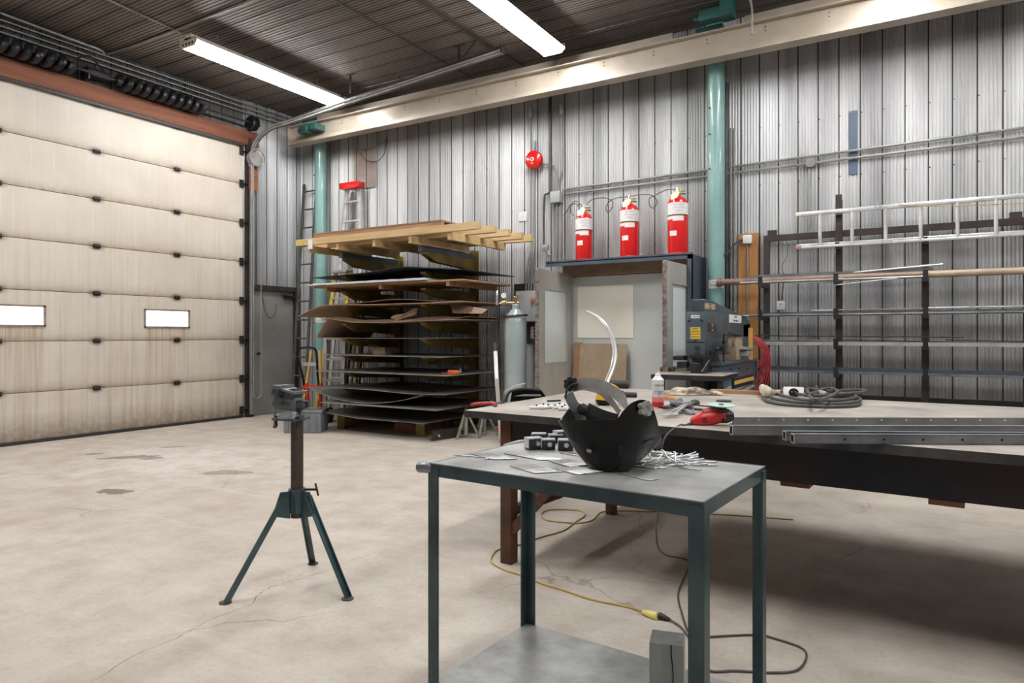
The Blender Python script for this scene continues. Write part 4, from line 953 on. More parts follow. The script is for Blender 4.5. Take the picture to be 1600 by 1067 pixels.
for x in (-.4, -.36): m.box((x, 7.842, 2.60), (.03, .01, .02))
m.box((-.3, 7.84, 2.235), (.10, .012, .03)); m.build('guide_clip', 'alu_dull', el)
# ================================================================ RED CYLINDERS
def red_cylinder(u, y, r, h, label, tilt):
    p = PY(u, 400, y); p.z = 2.212
    t = thing('suppression_cylinder', label, 'gas cylinder', p, tilt, 'red suppression cylinders on the steel portal')
    m = LMB(); m.lathe([(r*.9, 0), (r, .012), (r, .03), (r*.985, .036), (r, .042), (r, h-.10), (r*.97, h-.06), (r*.80, h-.02), (r*.42, h+.0), (r*.34, h+.015)], (0, 0, 0), (0, 0, 1), 40); tank = m.build('tank', 'red_paint', t)
    m = LMB(); m.cyl((0, 0, h+.01), (0, 0, h+.06), .022); m.cyl((-.03, 0, h+.045), (.045, 0, h+.045), .016, seg=12); m.box((.03, 0, h+.075), (.03, .02, .05)); m.build('valve', 'brass', t)
    m = LMB(); m.bar((-.01, 0, h+.06), (.085, -.01, h+.035), .018, .010); m.bar((.0, 0, h+.07), (.08, -.01, h+.07), .018, .006); m.build('lever', 'black_plastic', t)
    m = LMB(); m.cyl((-.005, 0, h+.06), (-.005, 0, h+.115), .02, seg=14); m.cyl((-.03, 0, h+.095), (.02, 0, h+.095), .014, seg=12); m.build('actuator', 'chrome', t)
    def patch(a0, a1, z0, z1, name, mt, off=.0015):
        m = LMB(); n = 14; A = []; 
        for k in range(n+1):
            a = -pi/2+a0+(a1-a0)*k/n; A.append([m.bm.verts.new(((r+o)*cos(a), (r+o)*sin(a), z)) for z in (z0, z1) for o in (0, off)])
        for a, b in zip(A, A[1:]):
            m._f([a[1], b[1], b[3], a[3]]); m._f([a[0], a[2], b[2], b[0]]); m._f([a[0], b[0], b[1], a[1]]); m._f([a[2], a[3], b[3], b[2]])
        m._f([A[0][0], A[0][1], A[0][3], A[0][2]]); m._f([A[-1][0], A[-1][2], A[-1][3], A[-1][1]])
        return m.build(name, mt, tank)
    lb = patch(-1.5, 1.45, h-.21, h-.075, 'label', 'white_label'); patch(-1.5, .25, h-.265, h-.228, 'label', 'white_label'); patch(-.6, .5, h-.285, h-.23, 'label', 'white_label', .002)
    patch(-.95, -.2, h*.33, h*.33+.058, 'label', 'white_label')
    patch(-1.5, 1.45, h-.226, h-.213, 'band', 'brass_dark', .003)
    M_ = WM[t.name]; R3 = M_.to_3x3()
    for k, s_ in enumerate(('FIRE SUPPRESSION', 'AGENT CYLINDER', 'WARNING')):
        text(s_, .016, 'strap_grey', 'lettering', lb, M_ @ Vector((0, -r-.003, h-.10-.035*k)), R3 @ Vector((1, 0, 0)), (0, 0, 1))
    m = LMB(); m.prism([(-.085, -r*.55, h+.02), (-.015, -r*.5, h+.075), (.015, -r*.5, h+.05), (-.02, -r*.75, h-.03), (-.085, -r*.8, h-.045)], (0, -.002, 0)); m.build('tag', 'ivory', t)
    return p+Vector((0, 0, h+.10))
v1 = red_cylinder(912.5, 7.82, .106, .61, 'leftmost and lowest-looking of the three red cylinders above the doors', .5)
v2 = red_cylinder(983.5, 7.80, .113, .655, 'middle one of the three red cylinders above the doors', .45)
v3 = red_cylinder(1059, 7.78, .116, .68, 'rightmost of the three red cylinders, nearest the green column', .4)
def hose(pts, label, name='actuation_line'):
    m = MB(); m.tube(pts, .0055, 6, sub=6); solo(name, m, 'conduit_dark', label, 'tube line', pts[0])
y = 8.02
hose([v1+Vector((.03, 0, 0)), PY(925, 312, y), PY(945, 309, y), PY(957, 315, y), PY(956, 325, y), PY(950, 332, y), PY(947, 324, y), PY(953, 314, y), PY(965, 309, y), v2+Vector((-.03, 0, 0))], 'thin looped line joining the left and middle red cylinders')
hose([v2+Vector((.03, 0, 0)), PY(1000, 304, y), PY(1018, 305, y), PY(1027, 315, y), PY(1021, 325, y), PY(1015, 320, y), PY(1015, 310, y), PY(1024, 305, y), PY(1040, 297, y), v3+Vector((-.03, 0, 0))], 'thin looped line joining the middle and right red cylinders')
hose([v1+Vector((-.03, 0, 0)), PY(900, 314, y), PY(890, 322, y), PY(886, 330, y), PY(881, 336, 8.15)], 'thin line dropping left from the leftmost red cylinder to the wall')
hose([PY(897, 337, y), PY(892, 332, y), PY(892, 322, y), PY(900, 318, y), PY(905, 325, y)], 'small loop of thin line behind the leftmost red cylinder')
# ================================================================ GREY GAS CYLINDER
p = PY(805.5, 480, 7.2); p.z = 0; R_ = .137; H = 1.565
t = thing('gas_cylinder', 'tall pale grey gas cylinder with a gauge standing behind the workbench', 'gas cylinder', p, YAW)
m = LMB(); m.lathe([(R_*.9, 0), (R_, .02), (R_, H-.12), (R_*.96, H-.07), (R_*.8, H-.02), (R_*.45, H+.035), (R_*.34, H+.05), (R_*.34, H+.09)], (0, 0, 0), (0, 0, 1), 40); m.build('tank', 'grey_cylinder', t)
m = LMB(); m.lathe([(.045, H+.085), (.045, H+.10), (.032, H+.11)], (0, 0, 0), (0, 0, 1), 20); m.build('neck_ring', 'grey_box', t)
m = LMB(); m.cyl((0, 0, H+.10), (0, 0, H+.19), .018); m.cyl((-.11, 0, H+.125), (.04, 0, H+.125), .013); m.cyl((-.17, 0, H+.12), (-.12, 0, H+.13), .035); m.build('valve', 'brass', t)
m = LMB(); m.lathe([(.034, 0), (.036, .008), (.034, .016)], (0, 0, H+.19), (0, 0, 1), 10); m.build('hand_wheel', 'chrome', t)
def gauge(x, z):
    m = LMB(); m.lathe([(.036, 0), (.037, .022), (.033, .024)], (x, .01, z), (0, -1, 0), 20); g = m.build('gauge', 'brass_dark', t)
    m = LMB(); m.cyl((x, -.0145, z), (x, -.0155, z), .032, seg=20); m.build('dial', 'white_paint', g)
    m = LMB(); m.bar((x, -.017, z), (x+.015, -.017, z+.015), .003, .001); m.build('needle', 'text_black', g)
gauge(-.145, H+.215)
m = LMB(); m.lathe([(.016, 0), (.02, .01), (.018, .16), (.01, .18)], (-.225, 0, H+.10), (0, 0, 1), 14); m.cyl((-.2, 0, H+.12), (-.16, 0, H+.12), .01); m.build('flow_meter', 'chrome', t)
m = LMB(); m.tube([(-.225, 0, H+.1), (-.225, .01, H), (-.21, .04, H-.2), (-.19, .08, H-.6), (-.2, .1, .3), (-.15, .1, .01)], .010, 8, sub=6); m.build('hose', 'black_rubber', t)
m = LMB(); m.tube([(.0+1.04*R_*cos(a), 1.04*R_*sin(a), H-.035+.012*cos(a*1)) for a in [2*pi*k/24 for k in range(24)]], .013, 8, closed=True); m.build('retaining_strap', 'brown_steel', t)
a, b = PY(774, 535, 7.05), PY(779, 628, 7.05)
m = MB(); a = Vector((-4.53, 6.9, 1.10)); 
m.tube([PT(774, 548, 7.6), PT(776, 590, 7.45), PZ(783, 690, 0.0)], .022, 10); o = thing('white_pipe', 'white plastic pipe leaning upright just left of the gas cylinder', 'pipe', PZ(783, 690, 0)); m.build('pipe', 'white_paint', o)
m = MB(); m.cyl(PT(773.3, 536, 7.63), PT(774, 549, 7.6), .025); m.build('coupling', 'black_rubber', o)
# ================================================================ WELDING HELMET
hp = PZ(946, 728, CZ+.001); hc = PT(946, 700, 2.2); hc.z = CZ+.001
hx = thing('welding_helmet', 'black welding helmet lying face down on the trolley, headgear sticking up', 'welding helmet', hc, YAW)
PXm = 2.2/1067
def HL(u, v, dy=0): return ((u-946)*PXm, dy, (CH-(v-HOR)*PXm)-CZ)   # picture plane through the helmet centre
def HR(u, v, dy): k = 1+dy/2.2; return Vector(((u-946)*PXm*k, dy, CH-CZ-(v-HOR)*PXm*k))
rim_c = [(873, 658, .0), (893, 657, -.05), (925, 656.5, -.085), (955, 655, -.105), (966, 643, -.112), (980, 630, -.115), (996, 625, -.112), (1010, 631, -.10), (1020, 650, -.07), (1029, 672, -.02),
         (1036, 688, .03), (1026, 684, .085), (995, 668, .12), (965, 658, .135), (938, 648, .135), (920, 634, .125), (906, 631, .11), (893, 640, .08), (880, 654, .04)]
rp = [HR(*c) for c in rim_c]; NTH = 76; NS = 12; RP = []
for i in range(len(rp)):
    p0, p1, p2, p3 = rp[i-1], rp[i], rp[(i+1) % len(rp)], rp[(i+2) % len(rp)]
    for k in range(4):
        t = k/4; RP.append(.5*((2*p1)+(p2-p0)*t+(2*p0-5*p1+4*p2-p3)*t*t+(3*p1-p0-3*p2+p3)*t**3))
bc = Vector((.018, .005, 0)); ear = radians(-60)
def hsurf(off):
    out = []
    for P in RP:
        d = P-bc; d.z = 0; th = math.atan2(d.y, d.x); e = 2.6
        rb = (abs(cos(th)/.062)**e+abs(sin(th)/.075)**e)**(-1/e); B = bc+Vector((cos(th), sin(th), 0))*(rb-off); col = []
        n = d.normalized()
        for j in range(NS+1):
            s_ = j/NS; h = s_**.80; zz = P.z*(s_**1.12)
            q = B.lerp(Vector((P.x, P.y, 0))-n*off, h); q.z = zz+(off if j == 0 else 0)
            col.append(q)
        out.append(col)
    return out
NTH = len(RP)
m = LMB(); O = hsurf(0); I = hsurf(.004)
vo = [[m.bm.verts.new(p) for p in c] for c in O]; vi_ = [[m.bm.verts.new(p) for p in c] for c in I]
for i in range(NTH):
    k = (i+1) % NTH
    for j in range(NS):
        m._f([vo[i][j], vo[k][j], vo[k][j+1], vo[i][j+1]]); m._f([vi_[i][j], vi_[i][j+1], vi_[k][j+1], vi_[k][j]])
    m._f([vo[i][NS], vo[k][NS], vi_[k][NS], vi_[i][NS]])
m._f([vo[i][0] for i in range(NTH)][::-1]); m._f([vi_[i][0] for i in range(NTH)])
sh = m.build('shell', 'black_plastic', hx)
M_ = WM[hx.name]; R3 = M_.to_3x3()
m = LMB(); m.bar(HR(912, 704, -.068), HR(919, 706, -.072), .0015, .009); m.build('badge', 'pipe_tan', sh)
def ear_knob(c, n):
    n = Vector(n).normalized(); x_, y_, _ = frame(n); m = LMB()
    for k in range(5):
        a = 2*pi*k/5; q = c+(x_*cos(a)+y_*sin(a))*.015; m.cyl(q, q+n*.022, .009, seg=8)
    m.cyl(c, c+n*.02, .016, seg=14); return m.build('pivot_knob', 'strap_grey', hx)
ear_knob(HR(998, 639, -.112), (.35, -1, .15)); 
m = LMB(); a_, b_ = HR(1020, 703, -.06), HR(1034, 694, -.0); m.bar(a_, b_, .004, .012, .001); m.build('hinge_mark', 'sheet_dark', sh)
m = LMB(); a_ = HR(963, 705, -.092); m.box(a_, (.014, .004, .03), bev=.002); m.build('side_clip', 'sheet_dark', sh)
# headgear: straps
hd = thing('tmp', None, None, hc, YAW); bpy.data.objects.remove(hd)
m = LMB(); m.ribbon([HR(896, 604, .03), HR(915, 599, .0), HR(935, 602, -.05), HR(952, 612, -.08), HR(967, 625, -.09), HR(975, 640, -.07), HR(980, 655, -.03)], (0, .25, 1), .034, .003); hb = m.build('headband', 'strap_grey', hx)
m = LMB(); m.ribbon([HR(889, 610, .05), HR(902, 604, .08), HR(925, 606, .11), HR(945, 612, .12), HR(962, 628, .10), HR(972, 645, .06)], (0, .2, 1), .022, .003); m.build('headband', 'strap_grey', hx)
m = LMB(); m.ribbon([HR(890, 615, .035), HR(897, 630, .04), HR(906, 643, .045), HR(913, 662, .05)], (1, .2, .25), .034, .004); m.build('side_plate', 'alu_dull', hx)
m = LMB(); m.ribbon([HR(909, 637, .03), HR(922, 645, .03)], (.4, 0, 1), .034, .006); m.lathe([(.018, 0), (.018, .02), (.008, .026)], HR(911, 640, .02), (0, -1, .1), 16); m.build('pivot', 'brown_steel', hx)
m = LMB(); c = HR(893, 600, .02)
for k in range(7):
    a = 2*pi*k/7; q = c+Vector((.017*cos(a), 0, .017*sin(a))); m.cyl(q+Vector((0, .01, 0)), q-Vector((0, .016, 0)), .008, seg=8)
m.cyl(c+Vector((0, .012, 0)), c-Vector((0, .006, 0)), .02, seg=16); m.build('ratchet_knob', 'block_steel', hx)
m = LMB(); m.ribbon([HR(885, 618, .02), HR(886, 609, .0), HR(893, 601, .0), HR(903, 599, .0)], (0, 1, .1), .03, .004); m.build('brow_pad', 'black_rubber', hx)
m = LMB(); m.ribbon([HR(922, 638, .06), HR(940, 648, .02), HR(962, 656, -.03)], (0, .3, 1), .035, .006); m.build('comfort_band', 'black_rubber', hx)
# ================================================================ STEEL BLOCKS ON THE CART
def clamp_block(u, v, w, h, rz, label, screw=True, flip=False):
    p = PZ(u, v, CZ+.001)
    t = thing('clamp_block', label, 'steel block', p, rz, 'small dark clamp blocks on the trolley')
    m = LMB(); m.box((0, 0, h/2), (w, w*.75, h*.94), bev=.001); 
    m.build('body', 'block_steel', t)
    m = LMB(); m.box((0, 0, h*.98), (w*1.02, w*.77, .004)); m.box((-w*.5, 0, h*.55), (.003, w*.75, h*.8)); m.build('cap', 'rod_steel', t)
    if screw:
        m = LMB(); m.cyl((.004, -w*.37, h*.55), (.004, -w*.37-.016, h*.57), .009, seg=14); m.cyl((.004, -w*.37-.0155, h*.57), (.004, -w*.37-.0165, h*.57), .0045, seg=6); m.build('cap_screw', 'chrome', t)
clamp_block(834, 701, .058, .042, YAW+.35, 'leftmost dark clamp block on the trolley, its side turned to the camera')
clamp_block(856, 701.5, .052, .038, YAW+.05, 'middle front clamp block on the trolley with a silver cap screw')
clamp_block(884, 703, .056, .040, YAW-.12, 'right front clamp block on the trolley, touching the helmet')
clamp_block(842, 691, .056, .036, YAW-.1, 'clamp block lying behind the leftmost block on the trolley', False)
clamp_block(868, 692, .055, .034, YAW+.1, 'clamp block at the rear middle of the trolley group', False)
clamp_block(876, 690.5, .05, .045, YAW+.4, 'rear clamp block with a round nut on top, beside the helmet', False)
# ================================================================ BENT RODS LAID OUT ON THE CART
def rod_mesh(Ln, hook, r=.0021):
    m = MB(); m.tube([(0, 0, r), (Ln-.006, 0, r), (Ln-.001, .002, r+.0), (Ln, .008, r), (Ln, hook, r)], r, 6)
    bmesh.ops.recalc_face_normals(m.bm, faces=m.bm.faces); me = bpy.data.meshes.new('bent_rod'); m.bm.to_mesh(me); m.bm.free()
    for p in me.polygons: p.use_smooth = True
    me.materials.append(MATS['rod_steel']); return me
RM = rod_mesh(.20, .018)
def rod_row(u0, v0, u1, v1, u2, v2, n, label, group):
    """rods start along the line (u0,v0)-(u1,v1) and their bent ends finish along the line through (u2,v2)"""
    a, b, c = PZ(u0, v0, CZ), PZ(u1, v1, CZ), PZ(u2, v2, CZ)
    d = c-a; Ln = d.length; ang = math.atan2(d.y, d.x)
    me = rod_mesh(Ln, .014)
    for k in range(n):
        o = bpy.data.objects.new('bent_rod', me); C.objects.link(o)
        q = a.lerp(b, k/(n-1)); o.location = (q.x+random.uniform(-.002, .002), q.y+random.uniform(-.001, .001), CZ+.0008)
        o.rotation_euler = (0, 0, ang+random.uniform(-.012, .012)); tag(o, label, 'rod', group)
rod_row(736, 709.5, 768, 709, 770, 719, 11, 'bent steel rod of the leftmost fan of rods laid out on the trolley', 'rods of the left fan on the trolley')
rod_row(788, 709.5, 822, 709, 846, 720, 13, 'bent steel rod of the fan lying in front of the clamp blocks', 'rods of the middle fan on the trolley')
rod_row(797, 729, 835, 727, 835, 740.5, 13, 'bent steel rod of the frontmost left fan of rods on the trolley', 'rods of the front fan on the trolley')
rod_row(857, 721, 885, 718, 893, 731, 11, 'bent steel rod of the fan half hidden under the left of the helmet', 'rods of the fan beside the helmet')
rod_row(868, 734, 900, 730, 904, 743, 13, 'bent steel rod of the fan pointing at the lone bent rod', 'rods of the front right fan on the trolley')
def lone(u0, v0, u1, v1, label, hook=.02):
    a, b = PZ(u0, v0, CZ), PZ(u1, v1, CZ); d = b-a
    o = bpy.data.objects.new('bent_rod', rod_mesh(d.length, hook)); C.objects.link(o); o.location = (a.x, a.y, CZ+.0008); o.rotation_euler = (0, 0, math.atan2(d.y, d.x)); tag(o, label, 'rod')
lone(961, 739, 1014, 752, 'single bent rod lying apart in front of the helmet', .04)
lone(876, 709, 928, 717, 'bent rod lying just behind the helmet on its left')
lone(889, 708, 935, 714, 'rearmost loose rod beside the clamp blocks', .01)
lone(709, 712, 757, 716, 'leftmost rod pointing at the trolley handle', .01)
lone(757, 719, 768, 716, 'short rod piece by the leftmost fan', .004)
lone(935, 733, 960, 734, 'short straight rod just under the front of the helmet', .004)
# loose pile of short rods right of the helmet
me = rod_mesh(.075, .0015, .0025)
for k in range(44):
    u = random.gauss(1047, 20); v = random.gauss(724, 4.0)
    if k < 6: u, v = random.uniform(990, 1015), random.uniform(727, 732)
    u = min(1085, max(985, u)); v = min(732, max(714, v))
    q = PZ(u, v, CZ); o = bpy.data.objects.new('short_rod', me); C.objects.link(o)
    lvl = random.random()**2*.012+ .0008; o.location = (q.x, q.y, CZ+lvl+.0)
    tl = random.uniform(-.2, .2) if lvl > .006 else 0
    o.rotation_euler = (0, -abs(tl), random.gauss(YAW, .75)); tag(o, 'short steel rod in the loose pile on the trolley right of the helmet', 'rod', 'loose short rods right of the helmet')
for k, (u, v, a, tl) in enumerate(((1050, 728, 1.8, 1.0), (1055, 730, 1.3, .9), (1066, 729, 2.2, .5), (1077, 730, 2.3, .55), (1018, 722, 1.6, 1.0))):
    q = PZ(u, v, CZ); o = bpy.data.objects.new('short_rod', me); C.objects.link(o); o.location = (q.x, q.y, CZ+.003); o.rotation_euler = (0, -tl*.5, YAW+a)
    tag(o, 'short steel rod in the loose pile on the trolley right of the helmet', 'rod', 'loose short rods right of the helmet')
lone(1064, 727, 1115, 728, 'longest rod at the right edge of the loose pile', .003)
lone(1060, 732, 1092, 736, 'bent rod in front of the loose pile at its right', .02)
a = PZ(1015, 711, CZ); b = PZ(1048, 714, CZ); m = MB(); m.bar(a+Vector((0, 0, .008)), b+Vector((0, 0, .008)), .035, .014); solo('flat_offcut', m, 'alu_dull', 'pale flat bar offcut behind the loose pile of short rods', 'offcut', a)
# ================================================================ SQUARE TUBES ON THE TABLE
def TP(u, v, z=0): return PZ(u, v, TZ+z)
def sqtube(a, b, w, label, holes=0, face=None):
    d = (b-a); L_ = d.length; rz = math.atan2(d.y, d.x); t = thing('square_tube', label, 'steel tube', a, rz, 'square steel tubes on the workbench')
    m = LMB(); h = w/2; k = .003
    for dy, dz, sy, sz in ((0, w-k/2, w, k), (0, k/2, w, k), (h-k/2, h, k, w), (-h+k/2, h, k, w)): m.box((L_/2, dy, dz), (L_, sy, sz))
    m.build('tube_wall', 'bar_steel', t, False)
    m = LMB()
    for dy, dz, sy, sz in ((0, w-.002, w, .004), (0, .002, w, .004), (h-.002, h, .004, w), (-h+.002, h, .004, w)): m.box((-.0012, dy, dz), (.0024, sy, sz))
    m.build('cut_end', 'alu', t, False)
    if holes:
        m = LMB()
        for q in range(holes): m.cyl((.20+.155*q, -h-.0006, h), (.20+.155*q, -h+.001, h), .0055, seg=10)
        m.build('holes', 'bar_hole', t)
# nearest: from (1219,684) right
Z1 = .001
a = TP(1137, 679.5, 0); b = TP(1600, 674, 0)
def run(u0, v0, u1, v1, ext=1.25): a, b = TP(u0, v0, Z1), TP(u1, v1, Z1); return a, a+(b-a)*ext
a, b = run(1143, 679.5, 1600, 680.0); sqtube(a, b, .042, 'square steel tube reaching furthest left, its open end near the red grinder')
a, b = run(1226, 687.5, 1600, 690.0); sqtube(a, b, .038, 'second square tube from the front, its end hidden by the frontmost one')
a, b = run(1233, 689.5, 1600, 691.5); a.x += .02; n_ = Vector((0, -.041, 0)); sqtube(a+n_, b+n_, .038, 'frontmost square steel tube with a row of small holes', 12)
a, b = TP(1144, 664, Z1), TP(1600, 665, Z1); b = a+(b-a)*1.25
d = b-a; L_ = d.length; t = thing('angle_bar', 'perforated steel angle bar with bright holes behind the square tubes', 'angle bar', a, math.atan2(d.y, d.x))
m = LMB(); m.box((L_/2, 0, .019), (L_, .004, .038)); m.box((L_/2, .02, .002), (L_, .04, .004)); m.build('bar', 'bar_steel', t, False)
m = LMB()
for q in range(18): m.cyl((.13+.118*q, -.0035, .026), (.13+.118*q, -.0015, .026), .0045, seg=10)
m.build('holes', 'alu', t)
# ================================================================ TOOLS ON THE TABLE
def on(u, v): return TP(u, v)
# red pliers
p = on(759, 634); t = thing('pliers', 'red-handled pliers at the left corner of the workbench', 'pliers', p, YAW)
k_ = (p-Vector((0, 0, CH))).length/1067*1.0
def tl(P0, u, v):     # table point in the thing's frame
    return WM[P0.name].inverted() @ TP(u, v)
for q in ([(737, 635.5), (748, 633.5), (763, 633), (770, 633)], [(775, 636), (771, 633.5), (768, 631.5)]):
    m = LMB(); m.tube([tl(t, *w)+Vector((0, 0, .012)) for w in q], .010, 8, sub=4); m.build('handle', 'red_rubber', t)
m = LMB(); m.tube([tl(t, *w)+Vector((0, 0, .010)) for w in ((770, 633), (777, 632), (785, 630))], lambda s: .011-.007*s, 8, sub=3); m.build('jaw', 'bar_steel', t)
# small dark bar
m = MB(); m.tube([on(855, 628)+Vector((0, 0, .006)), on(876, 627)+Vector((0, 0, .006))], .006, 8); solo('drill_bit', m, 'dark_steel', 'short dark drill bit lying alone near the far end of the workbench', 'drill bit', on(855, 628))
# white fittings
for k, (u, v, a, L_) in enumerate(((841, 639.5, .0, .10), (858, 638.5, .5, .06), (868, 639, .9, .05), (876, 636.5, .2, .07), (884, 639, -.3, .06), (889, 636, .8, .05), (880, 641.5, 0, .06), (851, 637.5, .1, .08))):
    p = on(u, v); t = thing('white_fitting', ('white tubular fitting nearest the pliers', 'white fitting beside the longest one', 'white fitting with an angled end in the middle of the group', 'white fitting at the rear middle of the group', 'white fitting close to the helmet headgear', 'rearmost right white fitting on the workbench', 'frontmost white fitting in the group', 'rear left white fitting lying flat')[k]+', on the workbench', 'fitting', p, YAW+a)
    m = LMB(); m.cyl((-L_/2, 0, .011), (L_/2, 0, .011), .010, seg=10); m.cyl((L_*.1, 0, .012), (L_*.28, 0, .012), .013, seg=10); m.build('body', 'plastic_white', t)
    m = LMB(); m.cyl((-L_*.1, -.001, .02), (-L_*.1, 0, .028), .006, seg=6); m.build('bolt', 'dark_steel', t)
# yellow grinder
p = on(945, 632); s = (p-Vector((0, 0, CH))).y
t = thing('angle_grinder', 'yellow and black angle grinder behind the helmet', 'angle grinder', p, YAW)
g = (CH-TZ)*1067/(632-HOR)/1067       # metres per pixel there
def G(u, v, dy=0): return Vector(((u-945)*g, dy, (632-v)*g))
m = LMB(); m.lathe([(.030, 0), (.046, .008), (.052, .025), (.050, .032)], G(942, 632, -.02), (.06, 0, 1), 28); m.build('rear_cap', 'black_plastic', t)
m = LMB(); m.lathe([(.050, .032), (.050, .05), (.042, .075), (.040, .11)], G(942, 632, -.02), (.06, 0, 1), 28); m.build('motor_housing', 'yellow_plastic', t)
m = LMB(); m.box(G(941, 601, .0), (.055, .05, .045), bev=.012); m.tube([G(952, 604, .01), G(961, 607, .02), G(966, 615, .02), G(967, 624, .02)], .024, 14, sub=4); m.build('gear_case', 'yellow_plastic', t)
m = LMB(); m.cyl(G(955, 600.5, .03), G(983, 602, .03), .026, .026, seg=24); m.build('guard', 'black_rubber', t)
m = LMB(); m.lathe([(.008, 0), (.008, .012), (.026, .016), (.026, .022), (.017, .026), (.018, .10), (.015, .108), (0, .11)], G(969, 617, .02), (1, 0, -.03), 20)
m.build('side_handle', 'black_rubber', t)
# spray can
p = on(1028, 636); gc = (CH-TZ)*1067/(636-HOR)/1067
t = thing('spray_can', 'white and red aerosol can standing on the workbench', 'spray can', p, YAW)
r = 9.2*gc; h = 42*gc
m = LMB(); m.lathe([(r*.95, 0), (r, .003), (r, h), (r*1.03, h+.002), (r*.98, h+.006), (r*.55, h+.022), (r*.5, h+.026)], (0, 0, 0), (0, 0, 1), 32); cn = m.build('can', 'plastic_white', t)
m = LMB(); m.lathe([(r*.5, h+.026), (r*.45, h+.036), (r*.2, h+.04), (r*.2, h+.048), (0, h+.05)], (0, 0, 0), (0, 0, 1), 16); m.build('nozzle', 'white_paint', t)
m = LMB(); m.lathe([(r+.0008, .004), (r+.0008, h*.20)], (0, 0, 0), (0, 0, 1), 32); m.build('red_band', 'red_plastic', cn)
m = LMB(); m.lathe([(r+.0008, h*.20), (r+.0008, h*.38)], (0, 0, 0), (0, 0, 1), 32); m.build('salmon_band', 'salmon', cn)
M_ = WM[t.name]; R3 = M_.to_3x3()
for s_, sz, z, c_ in (('CAN-AB', .016, .82, 'text_black'), ('Anti-Spatter', .012, .60, 'text_blue'), ('Anti-Eclabous.', .010, .52, 'text_blue')): text(s_, sz, c_, 'lettering', cn, M_ @ Vector((0, -r-.001, h*z)), R3 @ Vector((1, 0, 0)), (0, 0, 1))
# rags
def rag(cu, cv, w, d, h, mt, label, seed, name='rag'):
    p = on(cu, cv); rnd = random.Random(seed); ph = [rnd.uniform(0, 6) for _ in range(6)]
    def f(a, b):
        x, y = (a-.5)*2, (b-.5)*2; e = max(0, 1-(abs(x)**2.2+abs(y)**2.2))
        z = h*(e**.5)*(.55+.45*sin(x*6+ph[0]+y*3))*(.7+.3*sin(y*9+x*5+ph[1]))+.004*abs(sin(13*x+ph[2])*sin(11*y+ph[3]))
        s_ = 1+.12*sin(math.atan2(y, x)*5+ph[4])
        return Vector((x*w/2*s_*(1 if abs(x)+abs(y) < 1.2 else .86), y*d/2*s_, .004+z))
    m = MB(); m.slab(f, 36, 22, .003); R = Matrix.Translation(p) @ Matrix.Rotation(YAW, 4, 'Z'); m.bm.transform(R)
    return solo(name, m, mt, label, 'rag', p)
rag(1078, 616, .48, .22, .055, 'rag', 'crumpled brown and cream rag lying flat near the back of the workbench', 3)
# hammer
t = thing('hammer', 'hammer with an orange wooden handle by the spray can', 'hammer', on(1056, 626), YAW)
a, b = WM[t.name].inverted() @ (on(1036, 623)+Vector((0, 0, .02))), WM[t.name].inverted() @ (on(1062, 630)+Vector((0, 0, .016)))
m = LMB(); m.tube([a, b], lambda s: .013-.003*s, 10); m.build('handle', 'orange_handle', t)
m = LMB(); m.cyl(b+Vector((-.01, -.05, .004)), b+Vector((.01, .04, .004)), .016, seg=14); m.cyl(b+Vector((-.012, -.06, .004)), b+Vector((-.008, -.035, .004)), .02, seg=14); m.build('head', 'alu_dull', t)
# wrenches and pliers pile
def wrench(u0, v0, u1, v1, lift, label, mt='bar_steel', w=.016):
    t = thing('wrench', label, 'hand tool', on((u0+u1)/2, (v0+v1)/2)); iv = WM[t.name].inverted()
    a, b = iv @ (on(u0, v0)+Vector((0, 0, .006+lift))), iv @ (on(u1, v1)+Vector((0, 0, .006+lift*.4)))
    m = LMB(); m.bar(a, b, w, .007, .002); m.build('shank', mt, t); d = (b-a).normalized()
    m = LMB(); m.tube([b+d*.012+Vector((.017*cos(k), .017*sin(k), 0)) for k in [2*pi*j/10 for j in range(10)]], .0065, 6, closed=True); m.build('ring_end', mt, t)
    m = LMB(); s_ = Vector((-d.y, d.x, 0)); m.prism([a+s_*.009, a+s_*.020-d*.02, a+s_*.012-d*.035, a+s_*.006-d*.015, a-s_*.006-d*.015, a-s_*.012-d*.035, a-s_*.02-d*.02, a-s_*.009], (0, 0, .008)); m.build('jaw', mt, t)
wrench(1070, 641, 1042, 653, .03, 'wrench lying nearest the camera in the tool heap, ring end forward', 'alu_dull')
wrench(1074, 642, 1055, 652, .035, 'second wrench in the tool heap with its ring end beside the first', 'alu_dull')
wrench(1046, 641, 1078, 648, .012, 'dark wrench lying across the tool heap')
wrench(1036, 645, 1060, 640, .02, 'dark tool at the left of the heap pointing at the helmet', 'dark_steel')
wrench(1084, 637, 1062, 645, .03, 'wrench at the rear of the heap by the dark locking pliers')
wrench(1074, 646, 1095, 650, .008, 'long flat wrench pointing toward the red grinder', 'alu_dull', .020)
for k, (q, mt, l) in enumerate((([(1048, 633), (1060, 634), (1072, 636)], 'blue_paint', 'blue-handled screwdriver behind the tool heap'), ([(1072, 636), (1080, 634), (1090, 633), (1086, 631)], 'block_steel', 'dark locking pliers to the right of the hammer'), ([(1040, 640), (1052, 637), (1064, 639), (1080, 641)], 'dark_steel', 'dark curved pliers lying along the back of the heap'), ([(1092, 637), (1110, 639), (1126, 640)], 'dark_steel', 'thin dark rod behind the red grinder'), ([(1085, 643), (1098, 644), (1112, 645)], 'sheet_dark', 'dark file lying left of the red grinder'))):
    t = thing('hand_tool', l, 'hand tool', on(*q[1])); iv = WM[t.name].inverted()
    m = LMB(); m.tube([iv @ (on(*w)+Vector((0, 0, .014))) for w in q], (.013, .016, .010, .004, .007)[k], 8, sub=4); m.build('handle', mt, t)
    m = LMB(); c = iv @ (on(*q[-1])+Vector((0, 0, .014))); m.box(c, (.03, .02, .012), bev=.003); m.build('tip', 'bar_steel', t)
